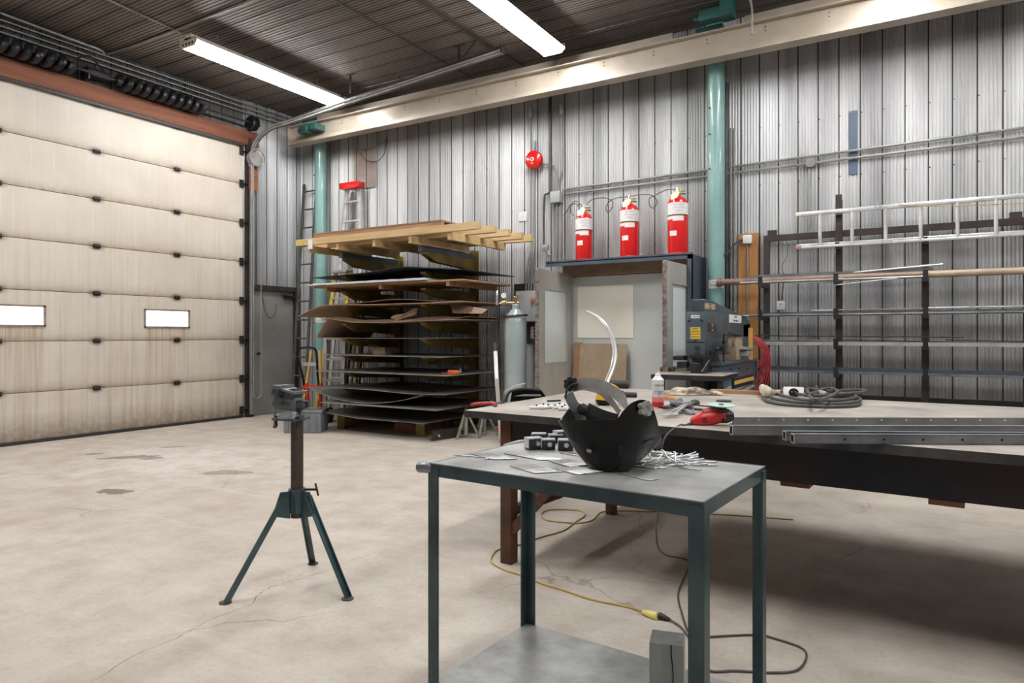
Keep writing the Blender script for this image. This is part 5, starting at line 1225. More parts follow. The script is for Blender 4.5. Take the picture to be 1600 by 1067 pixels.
# disc behind and thin disc
m = MB(); p = on(1131, 627.5); m.lathe([(.045, .0), (.05, .003), (.05, .008), (.045, .010)], p, (0, 0, 1), 24); solo('grinding_disc', m, 'disc_dark', 'worn dark grinding disc lying flat behind the red grinder', 'disc', p)
# red grinder
p = on(1108, 664); g2 = (CH-TZ)*1067/(664-HOR)/1067
t = thing('angle_grinder', 'red angle grinder with a pale flap disc, cord hanging over the bench edge', 'angle grinder', p, YAW)
def G2(u, v, dy=0): return Vector(((u-1108)*g2, dy, (664-v)*g2+.0))
m = LMB(); m.tube([G2(1081, 661, .0), G2(1086, 658, .0), G2(1098, 655, .0), G2(1112, 652.5, 0), G2(1122, 650, 0), G2(1131, 650, 0)], lambda s: (.014+.022*min(1, s*2.6)) if s < .9 else .036, 20, sub=4); m.build('body', 'red_plastic', t)
m = LMB(); m.tube([G2(1100, 645.5, .0), G2(1108, 643, 0), G2(1128, 642, 0)], .020, 14, sub=3, flat=1.1); m.build('top_cover', mat('red_faded', (.42, .07, .06), (.30, .05, .045), 8, .5), t)
for k in range(3):
    m = LMB(); m.bar(G2(1094+1.0*k, 653.5+2.6*k, -.0335), G2(1101+1.0*k, 652+2.6*k, -.035), .004, .004); m.build('vent_slot', 'bar_hole', t)
m = LMB(); m.box(G2(1127, 656, -.034), (.012, .006, .022), bev=.002); m.build('switch', 'black_plastic', t)
m = LMB(); m.lathe([(.034, 0), (.036, .01), (.03, .03), (.02, .045)], G2(1131, 650, 0), (1, 0, 0), 20); m.cyl(G2(1128, 645, 0), G2(1128, 637, 0), .022, seg=18); m.lathe([(.036, -.012), (.036, .002), (.03, .004)], G2(1128, 640, 0), (0, 0, 1), 20); m.build('gear_head', 'block_steel', t)
m = LMB(); m.lathe([(.030, -.004), (.055, .002), (.0665, .004), (.0665, .007), (.03, .005), (.012, .006)], G2(1127, 634.5, 0), (.02, -.05, 1), 32); m.build('flap_disc', 'disc_green', t)
m = LMB(); m.lathe([(.014, .005), (.012, .012), (.007, .013)], G2(1127, 634.5, 0), (0, 0, 1), 6); m.build('lock_nut', 'chrome', t)
m = LMB(); m.tube([G2(1083, 660, 0), G2(1076, 663, -.01), G2(1068, 664.5, -.02)], lambda s: .011-.004*s, 10, sub=3); m.build('cord_boot', 'black_rubber', t)
iv = WM[t.name].inverted()
e0 = WM[t.name] @ G2(1068, 664.5, -.02)
fe = PT(1062, 686, 3.42)
cpts = [e0, TP(1064, 665)+Vector((0, -.03, .004)), Vector((fe.x, 3.115, .80)), Vector((fe.x-.01, 3.11, .60)), Vector((fe.x-.02, 3.10, .3)), PZ(1063, 905, 0)+Vector((0, .15, .05)), PZ(1060, 925, .006), PZ(1066, 960, .006), PZ(1078, 990, .006), PZ(1100, 995, .006), PZ(1140, 993, .006), PZ(1185, 992, .006), PZ(1212, 998, .006), PZ(1252, 1012, .006), PZ(1260, 1027, .006), PZ(1245, 1047, .006), PZ(1205, 1051, .006), PZ(1150, 1048, .006), PZ(1115, 1049, .006), PZ(1100, 1040, .006), PZ(1085, 1010, .006), PZ(1072, 990, .006), PZ(1062, 978, .006), PZ(1045, 967, .012)]
m = MB(); m.tube(cpts, .0045, 8, sub=8); m.bm.transform(iv); 
o = LMB.build(m, 'cord', 'black_rubber', t) if isinstance(m, LMB) else None
m2 = LMB(); m2.bm.free(); m2.bm = m.bm; m2.build('cord', 'cable_grey', t)
m = LMB(); a, b = iv @ PZ(1047, 968, .012), iv @ PZ(1030, 962, .014); m.tube([a, a.lerp(b, .4), b], lambda s: .007+.009*s, 10); m.build('plug', 'black_rubber', t)
# yellow extension cord
t = thing('extension_lead', 'yellow extension cord snaking over the floor round the rusty bench leg', 'extension cord', PZ(900, 915, 0))
m = MB(); m.tube([PZ(u, v, .005) for u, v in ((1010, 957), (975, 947), (925, 937), (880, 922), (848, 912), (815, 899), (785, 889), (768, 878), (769, 868), (776, 860), (790, 856), (815, 850), (846, 839), (880, 829), (900, 815), (914, 805), (906, 798), (880, 796), (856, 797), (846, 803), (852, 812), (880, 816), (905, 817), (925, 813), (935, 803), (945, 799), (975, 798), (1010, 799), (1045, 799), (1090, 802), (1160, 806), (1240, 812))], .0052, 8, sub=8); m.build('cord', 'cord_yellow', t)
m = MB(); a, b = PZ(1027, 963, .016), PZ(1004, 956, .014); m.tube([a, a.lerp(b, .6), b], lambda s: .018-.009*s*s, 12); m.build('socket_end', 'plug_yellow', t)
# ---- curved strip, mask on the far end, cable coil
t = None
cv = [(915, 486), (930, 494), (945, 508), (956, 530), (960, 552), (957, 572), (951, 588), (944, 604)]
m = MB(); m.ribbon([PT(u, v, 5.35-.03*k) for k, (u, v) in enumerate(cv)], (.3, 1, .0), .035, .008); m.tube([PT(u, v, 5.36-.03*k)+Vector((.012, 0, 0)) for k, (u, v) in enumerate(cv)], .012, 8, sub=4)
b0 = PT(944, 604, 5.1)
solo('curved_profile', m, 'alu', 'long curved bright metal profile standing up from the bench behind the yellow grinder', 'metal profile', PT(944, 604, 5.14))
m = MB(); fr = PT(944, 604, 5.14)
t = thing('face_shield', 'black welding mask with folded visor behind the far left end of the workbench', 'welding mask', Vector((-2.52, 4.65, 0)), YAW)
pr = Vector((-2.62, 4.62, 0)); tS = 5.3
def S(u, v, dt=0): return PT(u, v, tS+dt)
m = MB(); m.prism([S(797, 628), S(800, 612), S(815, 607), S(845, 609), S(852, 618), S(852, 622)], (S(800, 612, .25)-S(800, 612))); m.build('shell', 'black_plastic', t)
m = MB(); m.prism([S(803, 619, -.01), S(818, 616, -.01), S(844, 616, -.01), S(846, 619, -.01)], (S(800, 612, -.02)-S(800, 612, -.01))); m.build('lens_frame', 'alu_dull', t)
m = MB(); m.ribbon([S(785, 630, .05), S(789, 612, .05), S(800, 606, .05), S(808, 602, .05), S(821, 599, .05)], (SA*-1, CA, 0), .10, .004); m.build('visor', 'alu_dull', t)
m = MB(); m.tube([S(790, 628, 0), S(795, 614, 0), S(806, 609, 0), S(825, 607.5, 0), S(845, 610, 0)], .010, 8, sub=4); m.build('rim', 'black_rubber', t)
m = MB(); m.cyl((-2.62, 4.85, 0), (-2.62, 4.85, .80), .03); m.cyl((-2.62, 4.85, 0), (-2.62, 4.85, .02), .16, seg=24); m.build('stand', 'dark_steel', t)
# cable coil
cc = on(1272, 628); t = thing('power_cable', 'thick grey power cable coiled on the back of the workbench', 'cable', cc)
def CP(u, v, z): return PZ(u, v, TZ+z)
loops = [[(1192, 620), (1200, 627), (1230, 632), (1280, 635), (1330, 634), (1344, 629), (1330, 622), (1290, 617), (1240, 613), (1205, 613)],
         [(1197, 616), (1215, 624), (1255, 629), (1300, 631), (1338, 628), (1342, 622), (1310, 616), (1270, 612), (1225, 610), (1200, 612)],
         [(1215, 616), (1250, 624), (1290, 627), (1335, 622), (1330, 616), (1290, 612), (1250, 609), (1222, 611)],
         [(1250, 616), (1275, 618), (1310, 616), (1345, 613), (1351, 610), (1335, 609), (1300, 611), (1280, 609), (1262, 608)],
         [(1270, 624), (1290, 622), (1306, 615), (1308, 610), (1298, 607), (1285, 608), (1278, 612), (1262, 616)]]
pts = []
for k, lp in enumerate(loops): pts += [CP(u, v+ (0), .012+.014*k) for u, v in lp]
m = MB(); m.tube(pts, .0105, 10, sub=5); m.build('cable', 'cable_grey', t)
m = MB(); a, b = CP(1228, 614, .055), CP(1252, 617, .045); d = (b-a); rz = math.atan2(d.y, d.x)
m.box((a+b)/2, (.125, .05, .085), M=Matrix.Rotation(rz, 3, 'Z') @ Matrix.Rotation(-.35, 3, 'X'), bev=.006); ob = m.build('outlet_box', 'white_paint', t)
n_ = Matrix.Rotation(rz, 3, 'Z') @ Matrix.Rotation(-.35, 3, 'X') @ Vector((0, -1, 0)); c = (a+b)/2+n_*.025
m = MB(); m.cyl(c, c+n_*.004, .031, seg=20); m.build('socket_face', 'black_plastic', ob)
m = MB()
for k in range(3):
    x_ = Matrix.Rotation(rz, 3, 'Z') @ Vector((cos(2.1*k+.5), 0, 0)); q = c+n_*.004+x_*.013+Vector((0, 0, .013*sin(2.1*k+.5))); m.cyl(q, q+n_*.0006, .004, seg=8)
m.build('socket_slots', 'strap_grey', ob)
m = MB(); a, b = CP(1281, 614, .06), CP(1292, 618, .05); m.cyl(a, b, .022, seg=14); m.cyl(a+Vector((0, 0, .02)), a+Vector((-.02, -.02, .045)), .004); m.build('plug', 'strap_grey', t)
m = MB()
q = [CP(1184, 601+8, .06), CP(1192, 612, .05), CP(1204, 617, .05), CP(1218, 612, .045)]
m.tube([CP(1190, 606, .05), CP(1196, 611, .055), CP(1205, 614, .05), CP(1216, 612, .04)], lambda s: .03*(.6+.8*sin(pi*min(1, s*1.1+.1))), 12, sub=5, flat=.7); m.build('cloth_wrap', 'rag_light', t)
m = MB(); m.box(CP(1170, 613.5, .012), (.55, .06, .03), radians(2)); solo('timber_strip', m, 'pine_old', 'brown timber strip on the far edge of the bench left of the cable coil', 'timber', CP(1170, 613.5, 0))
# ================================================================ PRESS BEHIND THE BENCH
XF, XK = -1.57, -1.74                  # right and left faces of the main body
pm = thing('punch_press', 'dark grey hydraulic punching machine behind the workbench', 'machine', (-1.65, 6.4, 0))
def Q(u, v, x=XF): return PX(u, v, x)
zt_ = 1.496; zb_ = 1.115; y0 = 5.82; y1 = Q(1138, 487).y
m = MB(); m.box(((XF+XK)/2, (y0+y1)/2, (zt_+zb_)/2), (XF-XK, y1-y0, zt_-zb_), bev=.008); m.build('head', 'machine_grey', pm)
m = MB(); m.box(((XF+XK)/2, y0-.008, 1.36), (XF-XK-.006, .016, .24), bev=.004); m.build('front_cover', 'machine_blue', pm)
m = MB(); m.box(((XF+XK)/2-.002, y0-.006, 1.175), (XF-XK-.01, .012, .11), bev=.003); m.build('lower_cover', 'machine_grey', pm)
for x, z in ((XK+.03, 1.42), (XF-.03, 1.42), (-1.655, 1.245)):
    m = MB(); m.cyl((x, y0-.015, z), (x, y0-.027, z), .009, seg=8); m.build('bolt', 'dark_steel', pm)
for z in (1.19, 1.135):
    m = MB(); m.cyl((-1.64, y0-.01, z), (-1.64, y0-.035, z), .017, seg=16); m.build('knob', 'block_steel', pm)
m = MB(); m.box((-1.655, y0-.018, 1.315), (.085, .003, .10)); s1 = m.build('warning_sign', 'yellow_label', pm)
for k, (w, c_) in enumerate((('READ', 'text_black'), ('OPERATING', 'text_black'), ('INSTRUCTIONS', 'text_red'), ('BEFORE USE', 'text_black'))):
    text(w, .0125 if len(w) > 8 else .017, c_, 'lettering', s1, (-1.655, y0-.0205, 1.352-.0235*k), (1, 0, 0), (0, 0, 1))
m = MB(); m.box((-1.655, y0-.018, 1.455), (.075, .003, .028)); s1 = m.build('maker_plate', 'white_label', pm); text('HYDRAULIC', .012, 'text_black', 'lettering', s1, (-1.65, y0-.0205, 1.455), (1, 0, 0), (0, 0, 1))
# side plates on the right face
def side_plate(u0, v0, u1, v1, mt, name, lines, c_='text_black', x=XF):
    a, b = Q(u0, v0, x), Q(u1, v1, x); m = MB(); m.box((x+.002, (a.y+b.y)/2, (a.z+b.z)/2), (.003, b.y-a.y, a.z-b.z)); o = m.build(name, mt, pm)
    for k, w in enumerate(lines):
        text(w, (a.z-b.z)/len(lines)*.62, c_, 'lettering', o, (x+.0042, (a.y+b.y)/2, a.z-(a.z-b.z)*(k+.5)/len(lines)), (0, 1, 0), (0, 0, 1))
side_plate(1106, 505, 1119, 512, 'brass_dark', 'name_plate', ['HYDRAULIC', 'PRESS'], 'white_label')
side_plate(1106, 513.5, 1119, 518, 'brown_steel', 'rating_plate', ['40 TON'], 'white_label')
# C-frame behind the head
XA, XB = -1.60, -1.71
P_ = lambda u, v: Q(u, v, XA)
poly = [P_(1094, 468), P_(1122, 474), P_(1148, 482), P_(1166, 495), P_(1174, 512), P_(1174, 562), P_(1188, 566), P_(1188, 650), P_(1100, 650), P_(1100, 480)]
A_ = P_(1094, 468)
yA = A_.y
pl = lambda y, z: (XA, y, z)
yE = P_(1172, 500).y
prof_ = [pl(y0+.06, 1.60), pl(y0+.34, 1.59), pl(y0+.75, 1.56), pl(yE-.25, 1.50), pl(yE, 1.40), pl(yE+.02, 1.28), pl(yE+.02, .92), pl(y1+.05, .92), pl(y1+.05, .70), pl(y0+.2, .70), pl(y0+.2, 1.12), pl(y1-.02, 1.12)]
m = MB(); m.prism([pl(y0+.06, 1.60), pl(y0+.10, 1.61), pl(y0+.40, 1.595), pl(y0+.85, 1.555), pl(yE-.2, 1.49), pl(yE, 1.42), pl(yE, 1.27), pl(y1, 1.33), pl(y0+.06, 1.40)], (XB-XA, 0, 0)); m.build('upper_arm', 'machine_grey', pm)
m = MB(); m.prism([pl(yE-.32, 1.40), pl(yE, 1.42), pl(yE, .5), pl(yE-.32, .5)], (XB-XA, 0, 0)); m.build('rear_column', 'machine_blue', pm)
m = MB(); m.box((-1.655, (y0+yE)/2+.15, .53), (.26, yE-y0-.3, 1.0), bev=.008); m.box((-1.655, (y0+yE)/2+.1, 1.04), (.30, yE-y0-.35, .025)); m.build('base_cabinet', 'machine_blue', pm)
m = MB(); m.prism([pl(y0+.03, zb_), pl(y0+.55, zb_), pl(y0+.62, 1.0), pl(y0+.5, .5), pl(y0+.05, .5)], (XB-XA, 0, 0)); m.build('throat', 'block_steel', pm)
m = MB()
for k, uu in enumerate((1141, 1155, 1168)): q = Q(uu, 576, -1.522); m.cyl(q, q+Vector((.004, 0, 0)), .012, seg=10)
m.build('cabinet_bolts', 'text_black', pm)
side_plate(1139, 491, 1158, 505, 'white_label', 'white_sign', ['CAUTION', 'DO NOT OPERATE'], x=XA)
side_plate(1101, 473, 1117, 484, 'pipe_tan', 'faded_sticker', ['WARNING', 'PINCH POINT'], 'rust_bright', x=XA)
m = MB(); m.lathe([(.0, 0), (.05, 0), (.05, .05), (.03, .06), (0, .06)], (-1.655, y0+.12, zt_), (0, 0, 1), 20); m.build('filler_cap', 'black_rubber', pm)
# gauge ring, valve rods on the side
m = MB(); a = Q(1131, 523, -1.54); m.cyl(a, Q(1131, 580, -1.54), .008); m.cyl(a, a+Vector((0, .25, 0)), .009); m.cyl(Q(1131, 552, -1.54), Q(1131, 552, -1.54)+Vector((0, .2, 0)), .008); m.build('linkage', 'block_steel', pm)
c = Q(1147, 535.5, -1.54); m = MB(); m.tube([c+Vector((0, .05*cos(k), .028*sin(k))) for k in [2*pi*j/16 for j in range(16)]], .005, 6, closed=True); m.build('ring_handle', 'text_black', pm)
m = MB(); c = Q(1124, 543, -1.53); m.cyl(c, c+Vector((.05, 0, 0)), .03, seg=12); m.cyl(c+Vector((0, -.12, -.02)), c+Vector((0, .12, .02)), .016); m.cyl(c+Vector((.02, .08, -.05)), c+Vector((.02, .08, .06)), .014); m.build('valve_block', 'block_steel', pm)
m = MB(); m.cyl((-1.66, y0+.12, zb_), (-1.66, y0+.12, 1.02), .035, seg=18); m.cyl((-1.66, y0+.12, 1.03), (-1.66, y0+.12, .98), .022); m.build('punch_ram', 'blue_paint', pm)
m = MB(); m.box((-1.60, y0+.05, zb_+.0), (.20, .16, .02)); m.cyl((-1.52, y0+.02, zb_+.01), (-1.52, y0+.02, zb_+.05), .03, seg=12); m.box((-1.80, y0+.03, 1.10), (.10, .12, .04), bev=.01); m.box((-1.78, y0+.05, 1.04), (.09, .1, .05), bev=.01); m.build('stripper', 'dark_steel', pm)
m = MB(); m.tube([(-1.70, y0, 1.12), (-1.68, y0-.04, 1.06), (-1.62, y0-.03, 1.05), (-1.60, y0+.05, 1.0)], .009, sub=5); m.build('hydraulic_hose', 'black_rubber', pm)
m = MB(); m.cyl((-1.54, y0, 1.09), (-1.60, y0-.02, .985), .007); m.build('lever', 'bar_steel', pm)
wt = MB(); zt2 = .97
wt.prism([(-1.97, 5.58, zt2), (-1.37, 5.58, zt2), (-1.37, 6.12, zt2), (-1.78, 6.12, zt2), (-1.97, 5.9, zt2)], (0, 0, -.012)); wt.build('work_table', 'mill_plate', pm, False); wt = MB(); wt.box((-1.67, 5.584, zt2-.026), (.60, .012, .040)); wt.box((-1.376, 5.85, zt2-.026), (.012, .54, .040)); wt.build('table_rim', 'block_steel', pm, False)
m = MB(); m.box((-1.40, 5.62, .46), (.04, .04, .92)); m.box((-1.90, 5.66, .46), (.04, .04, .92)); m.box((-1.65, 5.9, .80), (.5, .05, .06)); m.build('table_legs', 'block_steel', pm)
m = MB(); m.box((-1.36, 6.25, .89), (.02, .75, .09)); m.build('guard_plate', 'dark_steel', pm)
m = MB(); m.box((-1.345, 6.25, .895), (.008, .75, .03)); m.build('yellow_rule', 'yellow_wood', pm)
m = MB(); m.box((-1.46, 6.2, .80), (.25, .85, .012), M=Matrix.Rotation(.06, 3, 'X')); m.build('chute', 'alu_dull', pm)
m = MB(); m.box(Q(1128, 541, -1.6)+Vector((0.02, .25, -.9+.35)), (.02, .02, .5)); m.build('stay', 'dark_steel', pm)
# things on and by the machine
a = Q(1137, 534, -1.56); b = Q(1157, 566, -1.56)
m = MB(); m.box((-1.60, (a.y+b.y)/2+.05, 1.055+.11), (.16, .28, .22), bev=.003); m.box((-1.60, (a.y+b.y)/2+.05, 1.055+.222), (.17, .29, .004)); solo('cardboard_box', m, 'hardboard', 'tan cardboard box in the gap of the punching machine', 'box', (-1.60, (a.y+b.y)/2, 1.055))
m = MB(); q = Q(1160, 545, -1.50); m.box(q+Vector((0, .1, 0)), (.10, .30, .03), M=Matrix.Rotation(-.05, 3, 'X'), bev=.005); m.box(q+Vector((0, .1, -.045)), (.09, .2, .05), bev=.004); solo('metal_offcut', m, 'alu_dull', 'grey metal plate pieces beside the cardboard box on the machine', 'offcut', q-Vector((0, 0, .06)))
a, b = Q(1176, 512, -1.48), Q(1176, 562, -1.48); m = MB(); m.box((-1.50, a.y, (a.z+b.z)/2), (.035, .04, a.z-b.z)); solo('yellow_timber', m, 'yellow_wood', 'short upright yellow timber strip at the back of the punching machine', 'timber', (-1.50, a.y, b.z))
# red hoses
rh = thing('red_hose', 'bundle of red and pink hoses looping down beside the punching machine', 'hose', PY(1192, 600, 7.72))
for k in range(6):
    s = (k-2.5)*3.6; yy = 7.62+.02*k; m = MB()
    m.tube([PY(1178+s*.3, 528-k*.5, yy), PY(1185+s*.5, 531, yy), PY(1194+s*.7, 545, yy), PY(1197+s*.8, 568, yy), PY(1193+s*1.0, 588, yy), PY(1188+s*1.2, 604, yy), PY(1187+s*1.0, 640, yy)], .0068, 8, sub=6); m.build('hose', 'red_rubber', rh)
for k in range(3):
    m = MB(); yy = 7.6; m.tube([PY(1184, 566+4*k, yy), PY(1190, 562+4*k, yy), PY(1196, 560, yy)], .008, 6, sub=4); m.build('hose_tie', 'red_rubber', rh)
# pegs on bar rack left end
# ================================================================ CORNER CLUTTER
def lad(name, label, xl, xr, yb_, yt, zt, mt, rungs, w=.03, d=.06, xlt=None, xrt=None, rz=.31, r=.014, stile_mt=None, z0=0):
    t = thing(name, label, 'ladder', ((xl+xr)/2, yb_, z0)); xlt = xl if xlt is None else xlt; xrt = xr if xrt is None else xrt
    for a, b in ((xl, xlt), (xr, xrt)):
        m = MB(); m.bar((a, yb_, z0+.01), (b, yt, zt), w, d, .002); m.build('side_rail', stile_mt or mt, t)
    n = int((zt-z0)/rz)
    for k in range(1, n+1 if rungs is None else rungs+1):
        s = (k*rz)/(zt-z0); 
        if s > .99: break
        xa_, xb_ = xl+(xlt-xl)*s, xr+(xrt-xr)*s; y = yb_+(yt-yb_)*s; z = z0+k*rz
        m = MB(); m.box(((xa_+xb_)/2, y, z), (xb_-xa_, d*.9, .022)) if r == 0 else m.cyl((xa_, y, z), (xb_, y, z), r, seg=8); m.build('rung', mt, t)
    return t
a, b = PY(475, 290, 8.1), PY(494, 283, 8.1)
lad('long_ladder', 'tall grey steel ladder leaning in the corner left of the far green column', a.x-.02, b.x-.01, 7.85, 8.12, 3.85, 'ladder_steel', None, .022, .05)
# red-topped stepladder
lt, rt = PY(540, 296, 8.0), PY(563, 296, 8.0)
sl = lad('step_ladder', 'tall folded aluminium stepladder with a red top behind the sheet rack', lt.x-.27, rt.x+.18, 7.86, 8.0, 3.62, 'alu', None, .03, .07, lt.x+.03, rt.x-.03, r=0)
m = MB(); m.box(((lt.x+rt.x)/2, 7.98, 3.66), (.40, .16, .10), bev=.01); m.build('top_cap', 'red_paint', sl)
text('SPARLING', .05, 'white_label', 'lettering', sl, ((lt.x+rt.x)/2, 7.898, 3.66), (1, 0, 0), (0, 0, 1)) if False else None
m = MB(); m.bar((lt.x-.2, 8.08, .05), (lt.x+.05, 8.10, 3.6), .02, .03); m.bar((rt.x+.12, 8.08, .05), (rt.x-.02, 8.10, 3.6), .02, .03); m.build('rear_legs', 'alu_dull', sl)
# yellow fibreglass stepladder and grey ladder behind
a, b = PY(527, 420, 7.75), PY(546, 420, 7.75)
l2 = lad('step_ladder', 'yellow fibreglass stepladder folded behind the left end of the sheet rack', a.x-.18, b.x+.15, 7.45, 7.72, 2.25, 'alu_dull', None, .03, .07, a.x, b.x, r=0, stile_mt='fiberglass')
m = MB(); m.box(((a.x+b.x)/2, 7.72, 2.28), (.33, .16, .05), bev=.01); m.build('top_cap', 'alu_dull', l2)
a, b = PY(498, 500, 7.3), PY(534, 500, 7.3)
l3 = lad('step_ladder', 'grey aluminium ladder on the left of the sheet rack beside the red hand truck', PY(512, 500, 7.35).x, PY(538, 500, 7.35).x, 7.3, 7.4, 1.32, 'alu_dull', None, .03, .06, PY(505, 500, 7.35).x, PY(535, 500, 7.35).x, r=0)
m = MB(); 
for k in range(7):
    x = -7.62+.10*k
    pass
for k, (u, mt, zt3, l) in enumerate(((543, 'brown_steel', 1.5, 'brown'), (549, 'alu_dull', 1.62, 'pale grey'), (554, 'fiberglass', 1.45, 'yellowish'), (558, 'dark_steel', 1.7, 'dark'))):
    q = PY(u, 500, 7.6); m = MB(); m.bar((q.x+.03*k, 7.5, .0), (q.x-.05, 7.85, zt3+.5), .035, .02); solo('leaning_bar', m, mt, l+' metal bar leaning upright behind the left end of the sheet rack', 'bar', (q.x+.03*k, 7.5, 0))
# hand truck
p = PZ(487, 661, 0); ht = thing('hand_truck', 'red two-wheeled hand truck with a black loop handle by the grey crate', 'hand truck', p, YAW*.8)
gh = (p-Vector((0, 0, CH))).length/1; 
tH = 1387/(661-HOR); gH = tH/1067
def HT(u, v, dy=0): return Vector(((u-487)*gH, dy, (661-v)*gH))
m = LMB(); m.tube([HT(477, 610, -.02), HT(475, 580, -.10), HT(470, 556, -.14), HT(472, 546, -.15), HT(480, 543, -.15), HT(493, 543, -.15), HT(500, 547, -.15), HT(501, 560, -.13), HT(500, 585, -.08), HT(500, 610, -.02)], .016, 10, sub=5); m.build('handle', 'black_plastic', ht)
for u in (481, 501):
    m = LMB(); m.tube([HT(u, 602, -.03), HT(u+.5, 660, .02)], .022, 10); m.build('upright', 'hand_truck_red', ht)
m = LMB(); m.box(HT(490, 603, -.03), (.26, .03, .045)); m.box(HT(478, 603, -.03), (.07, .05, .08)); m.box(HT(502, 603, -.03), (.07, .05, .08)); m.build('cross_bar', 'hand_truck_red', ht)
m = LMB(); m.box(HT(486, 569, .0), (.24, .01, .05)); m.build('plate', 'alu', ht)
m = LMB(); m.box((0.02, -.12, .008), (.38, .22, .012)); m.build('toe_plate', 'hand_truck_red', ht)
for sg in (-1, 1):
    m = LMB(); m.cyl((sg*.17+.03, .12, .11), (sg*.22+.03, .12, .11), .11, seg=24); m.build('wheel', 'black_rubber', ht)
for k, (u0, u1, mt) in enumerate(((466, 478, 'yellow_wood'), (499, 492, 'yellow_wood'))):
    m = LMB(); m.bar(HT(u0, 655, .08), HT(u1, 548, .2), .035, .03); solo_o = m.build('brace', mt, ht)
# grey crate
p = PZ(473, 677, 0); cr = thing('storage_crate', 'grey plastic crate on the floor behind the vise stand', 'crate', p+Vector((-.1, .15, 0)), YAW)
w, d, h = .48, .34, .29
m = LMB()
for dx, dy, sx, sy in ((0, -d/2, w, .012), (0, d/2, w, .012), (-w/2, 0, .012, d), (w/2, 0, .012, d)): m.box((dx, dy, h/2+.005), (sx, sy, h-.01))
m.box((0, 0, .008), (w, d, .012)); m.build('body', 'crate_grey', cr)
m = LMB()
for dx, dy, sx, sy in ((0, -d/2-.01, w+.04, .02), (0, d/2+.01, w+.04, .02), (-w/2-.01, 0, .02, d), (w/2+.01, 0, .02, d)): m.box((dx, dy, h), (sx, sy, .03), bev=.004)
for k in range(5): m.box((-w/2+.05+k*.095, -d/2-.012, h/2), (.012, .014, h-.06))
m.build('rim', 'crate_grey', cr)
m = LMB(); m.box((.02, 0, h-.04), (w-.06, d-.05, .05), bev=.01); solo_o = m.build('contents', 'sheet_dark', cr)
# pipe stands
def jack(u, v, label, sc=1.0):
    p = PZ(u, v, 0); t = thing('pipe_stand', label, 'pipe stand', p, random.uniform(0, 1)); h = .37*sc
    m = LMB(); m.cyl((0, 0, .04), (0, 0, h-.05), .026, seg=14); m.build('tube', 'stand_paint', t)
    for k in range(3):
        a = 2*pi*k/3+.4; d = Vector((cos(a), sin(a), 0))
        m = LMB(); m.bar(d*.03+Vector((0, 0, h-.08)), d*.17+Vector((0, 0, .006)), .028, .022); m.cyl(d*.17, d*.17+Vector((0, 0, .006)), .026, seg=10); m.build('leg', 'stand_paint', t)
        m = LMB(); e = Vector((cos(a+2.094), sin(a+2.094), 0)); m.bar(d*.155+Vector((0, 0, .05)), e*.155+Vector((0, 0, .05)), .012, .01); m.build('tie_rod', 'stand_paint', t)
    m = LMB(); m.cyl((0, 0, h-.06), (0, 0, h-.03), .036, seg=8); m.cyl((0, 0, h-.03), (0, 0, h+.02), .014); m.box((0, 0, h+.03), (.09, .03, .02), bev=.004); m.build('screw_head', 'brown_steel', t)
jack(728, 684, 'left pale painted pipe stand on the floor beyond the bench corner')
jack(757, 680, 'right pale painted pipe stand, partly behind the rusty bench leg')
a, b = PZ(676, 689, 0), PZ(735, 680, 0)
m = MB(); d = (b-a).normalized(); n_ = Vector((-d.y, d.x, 0)); 
m.bar(a+Vector((0, 0, .06)), b+d*.15+Vector((0, 0, .06)), .008, .12); m.bar(a+Vector((0, 0, .118))+n_*.03, b+d*.15+Vector((0, 0, .118))+n_*.03, .06, .008); m.bar(a+Vector((0, 0, .004))+n_*.03, b+d*.15+Vector((0, 0, .004))+n_*.03, .06, .008)
o = thing('channel_offcut', 'rusty steel channel lying on the floor left of the pipe stands', 'steel channel', a); m.build('channel', 'brown_steel', o)
m = MB(); q = a+d*.09+Vector((0, 0, .055)); m.cyl(q-n_*.002, q-n_*.02, .018, seg=10); m.build('bolt', 'chrome', o)
p = PZ(694, 681, 0)+Vector((-.1, .35, 0)); m = MB(); M4 = Vector((.75, -.66, 0)).normalized()
m.lathe([(.12, 0), (.125, .008), (.12, .016), (.05, .02), (.045, .12), (.03, .13)], p+Vector((0, 0, .125)), M4, 28); solo('wheel_hub', m, 'brown_steel', 'rusty round flanged hub on the floor against the rack foot', 'hub', p)
p = PZ(765, 678, 0); m = MB(); m.cyl(p+Vector((0, .3, .05)), p+Vector((0, .3, .16)), .05, .02); m.box(p+Vector((0, .3, .03)), (.16, .2, .06), bev=.01); solo('bottle_jack', m, 'orange_tool', 'small orange bottle jack half hidden behind the rusty bench leg', 'jack', p+Vector((0, .3, 0)))
# ================================================================ DOOR GEAR
def spring(y0, y1, label):
    zc, xc = 4.60, XL+.20; t = thing('torsion_spring', label, 'door spring', (xc, (y0+y1)/2, zc))
    m = MB(); n = int((y1-y0)/.118); pts = []
    for k in range(n*14+1):
        a = 2*pi*k/14; pts.append((xc+.070*cos(a), y0+(y1-y0)*k/(n*14), zc+.070*sin(a)))
    m.tube(pts, .045, 8); m.build('coil', 'coil_black', t)
    m = MB()
    for y in (y0, y1): m.cyl((xc, y-.03, zc), (xc, y+.03, zc), .06, seg=18)
    m.build('winding_cone', 'dark_steel', t)
spring(4.98, 6.18, 'black coil spring over the big door, the one nearer the corner')
spring(3.05, 4.40, 'black coil spring over the big door, at the left edge of the photo')
m = MB(); m.cyl((XL+.20, 1.6, 4.60), (XL+.20, 7.2, 4.60), .016); sf = thing('door_shaft', 'thin shaft with cable drums above the big overhead door', 'door shaft', (XL+.2, 4.5, 4.6)); m.build('shaft', 'dark_steel', sf)
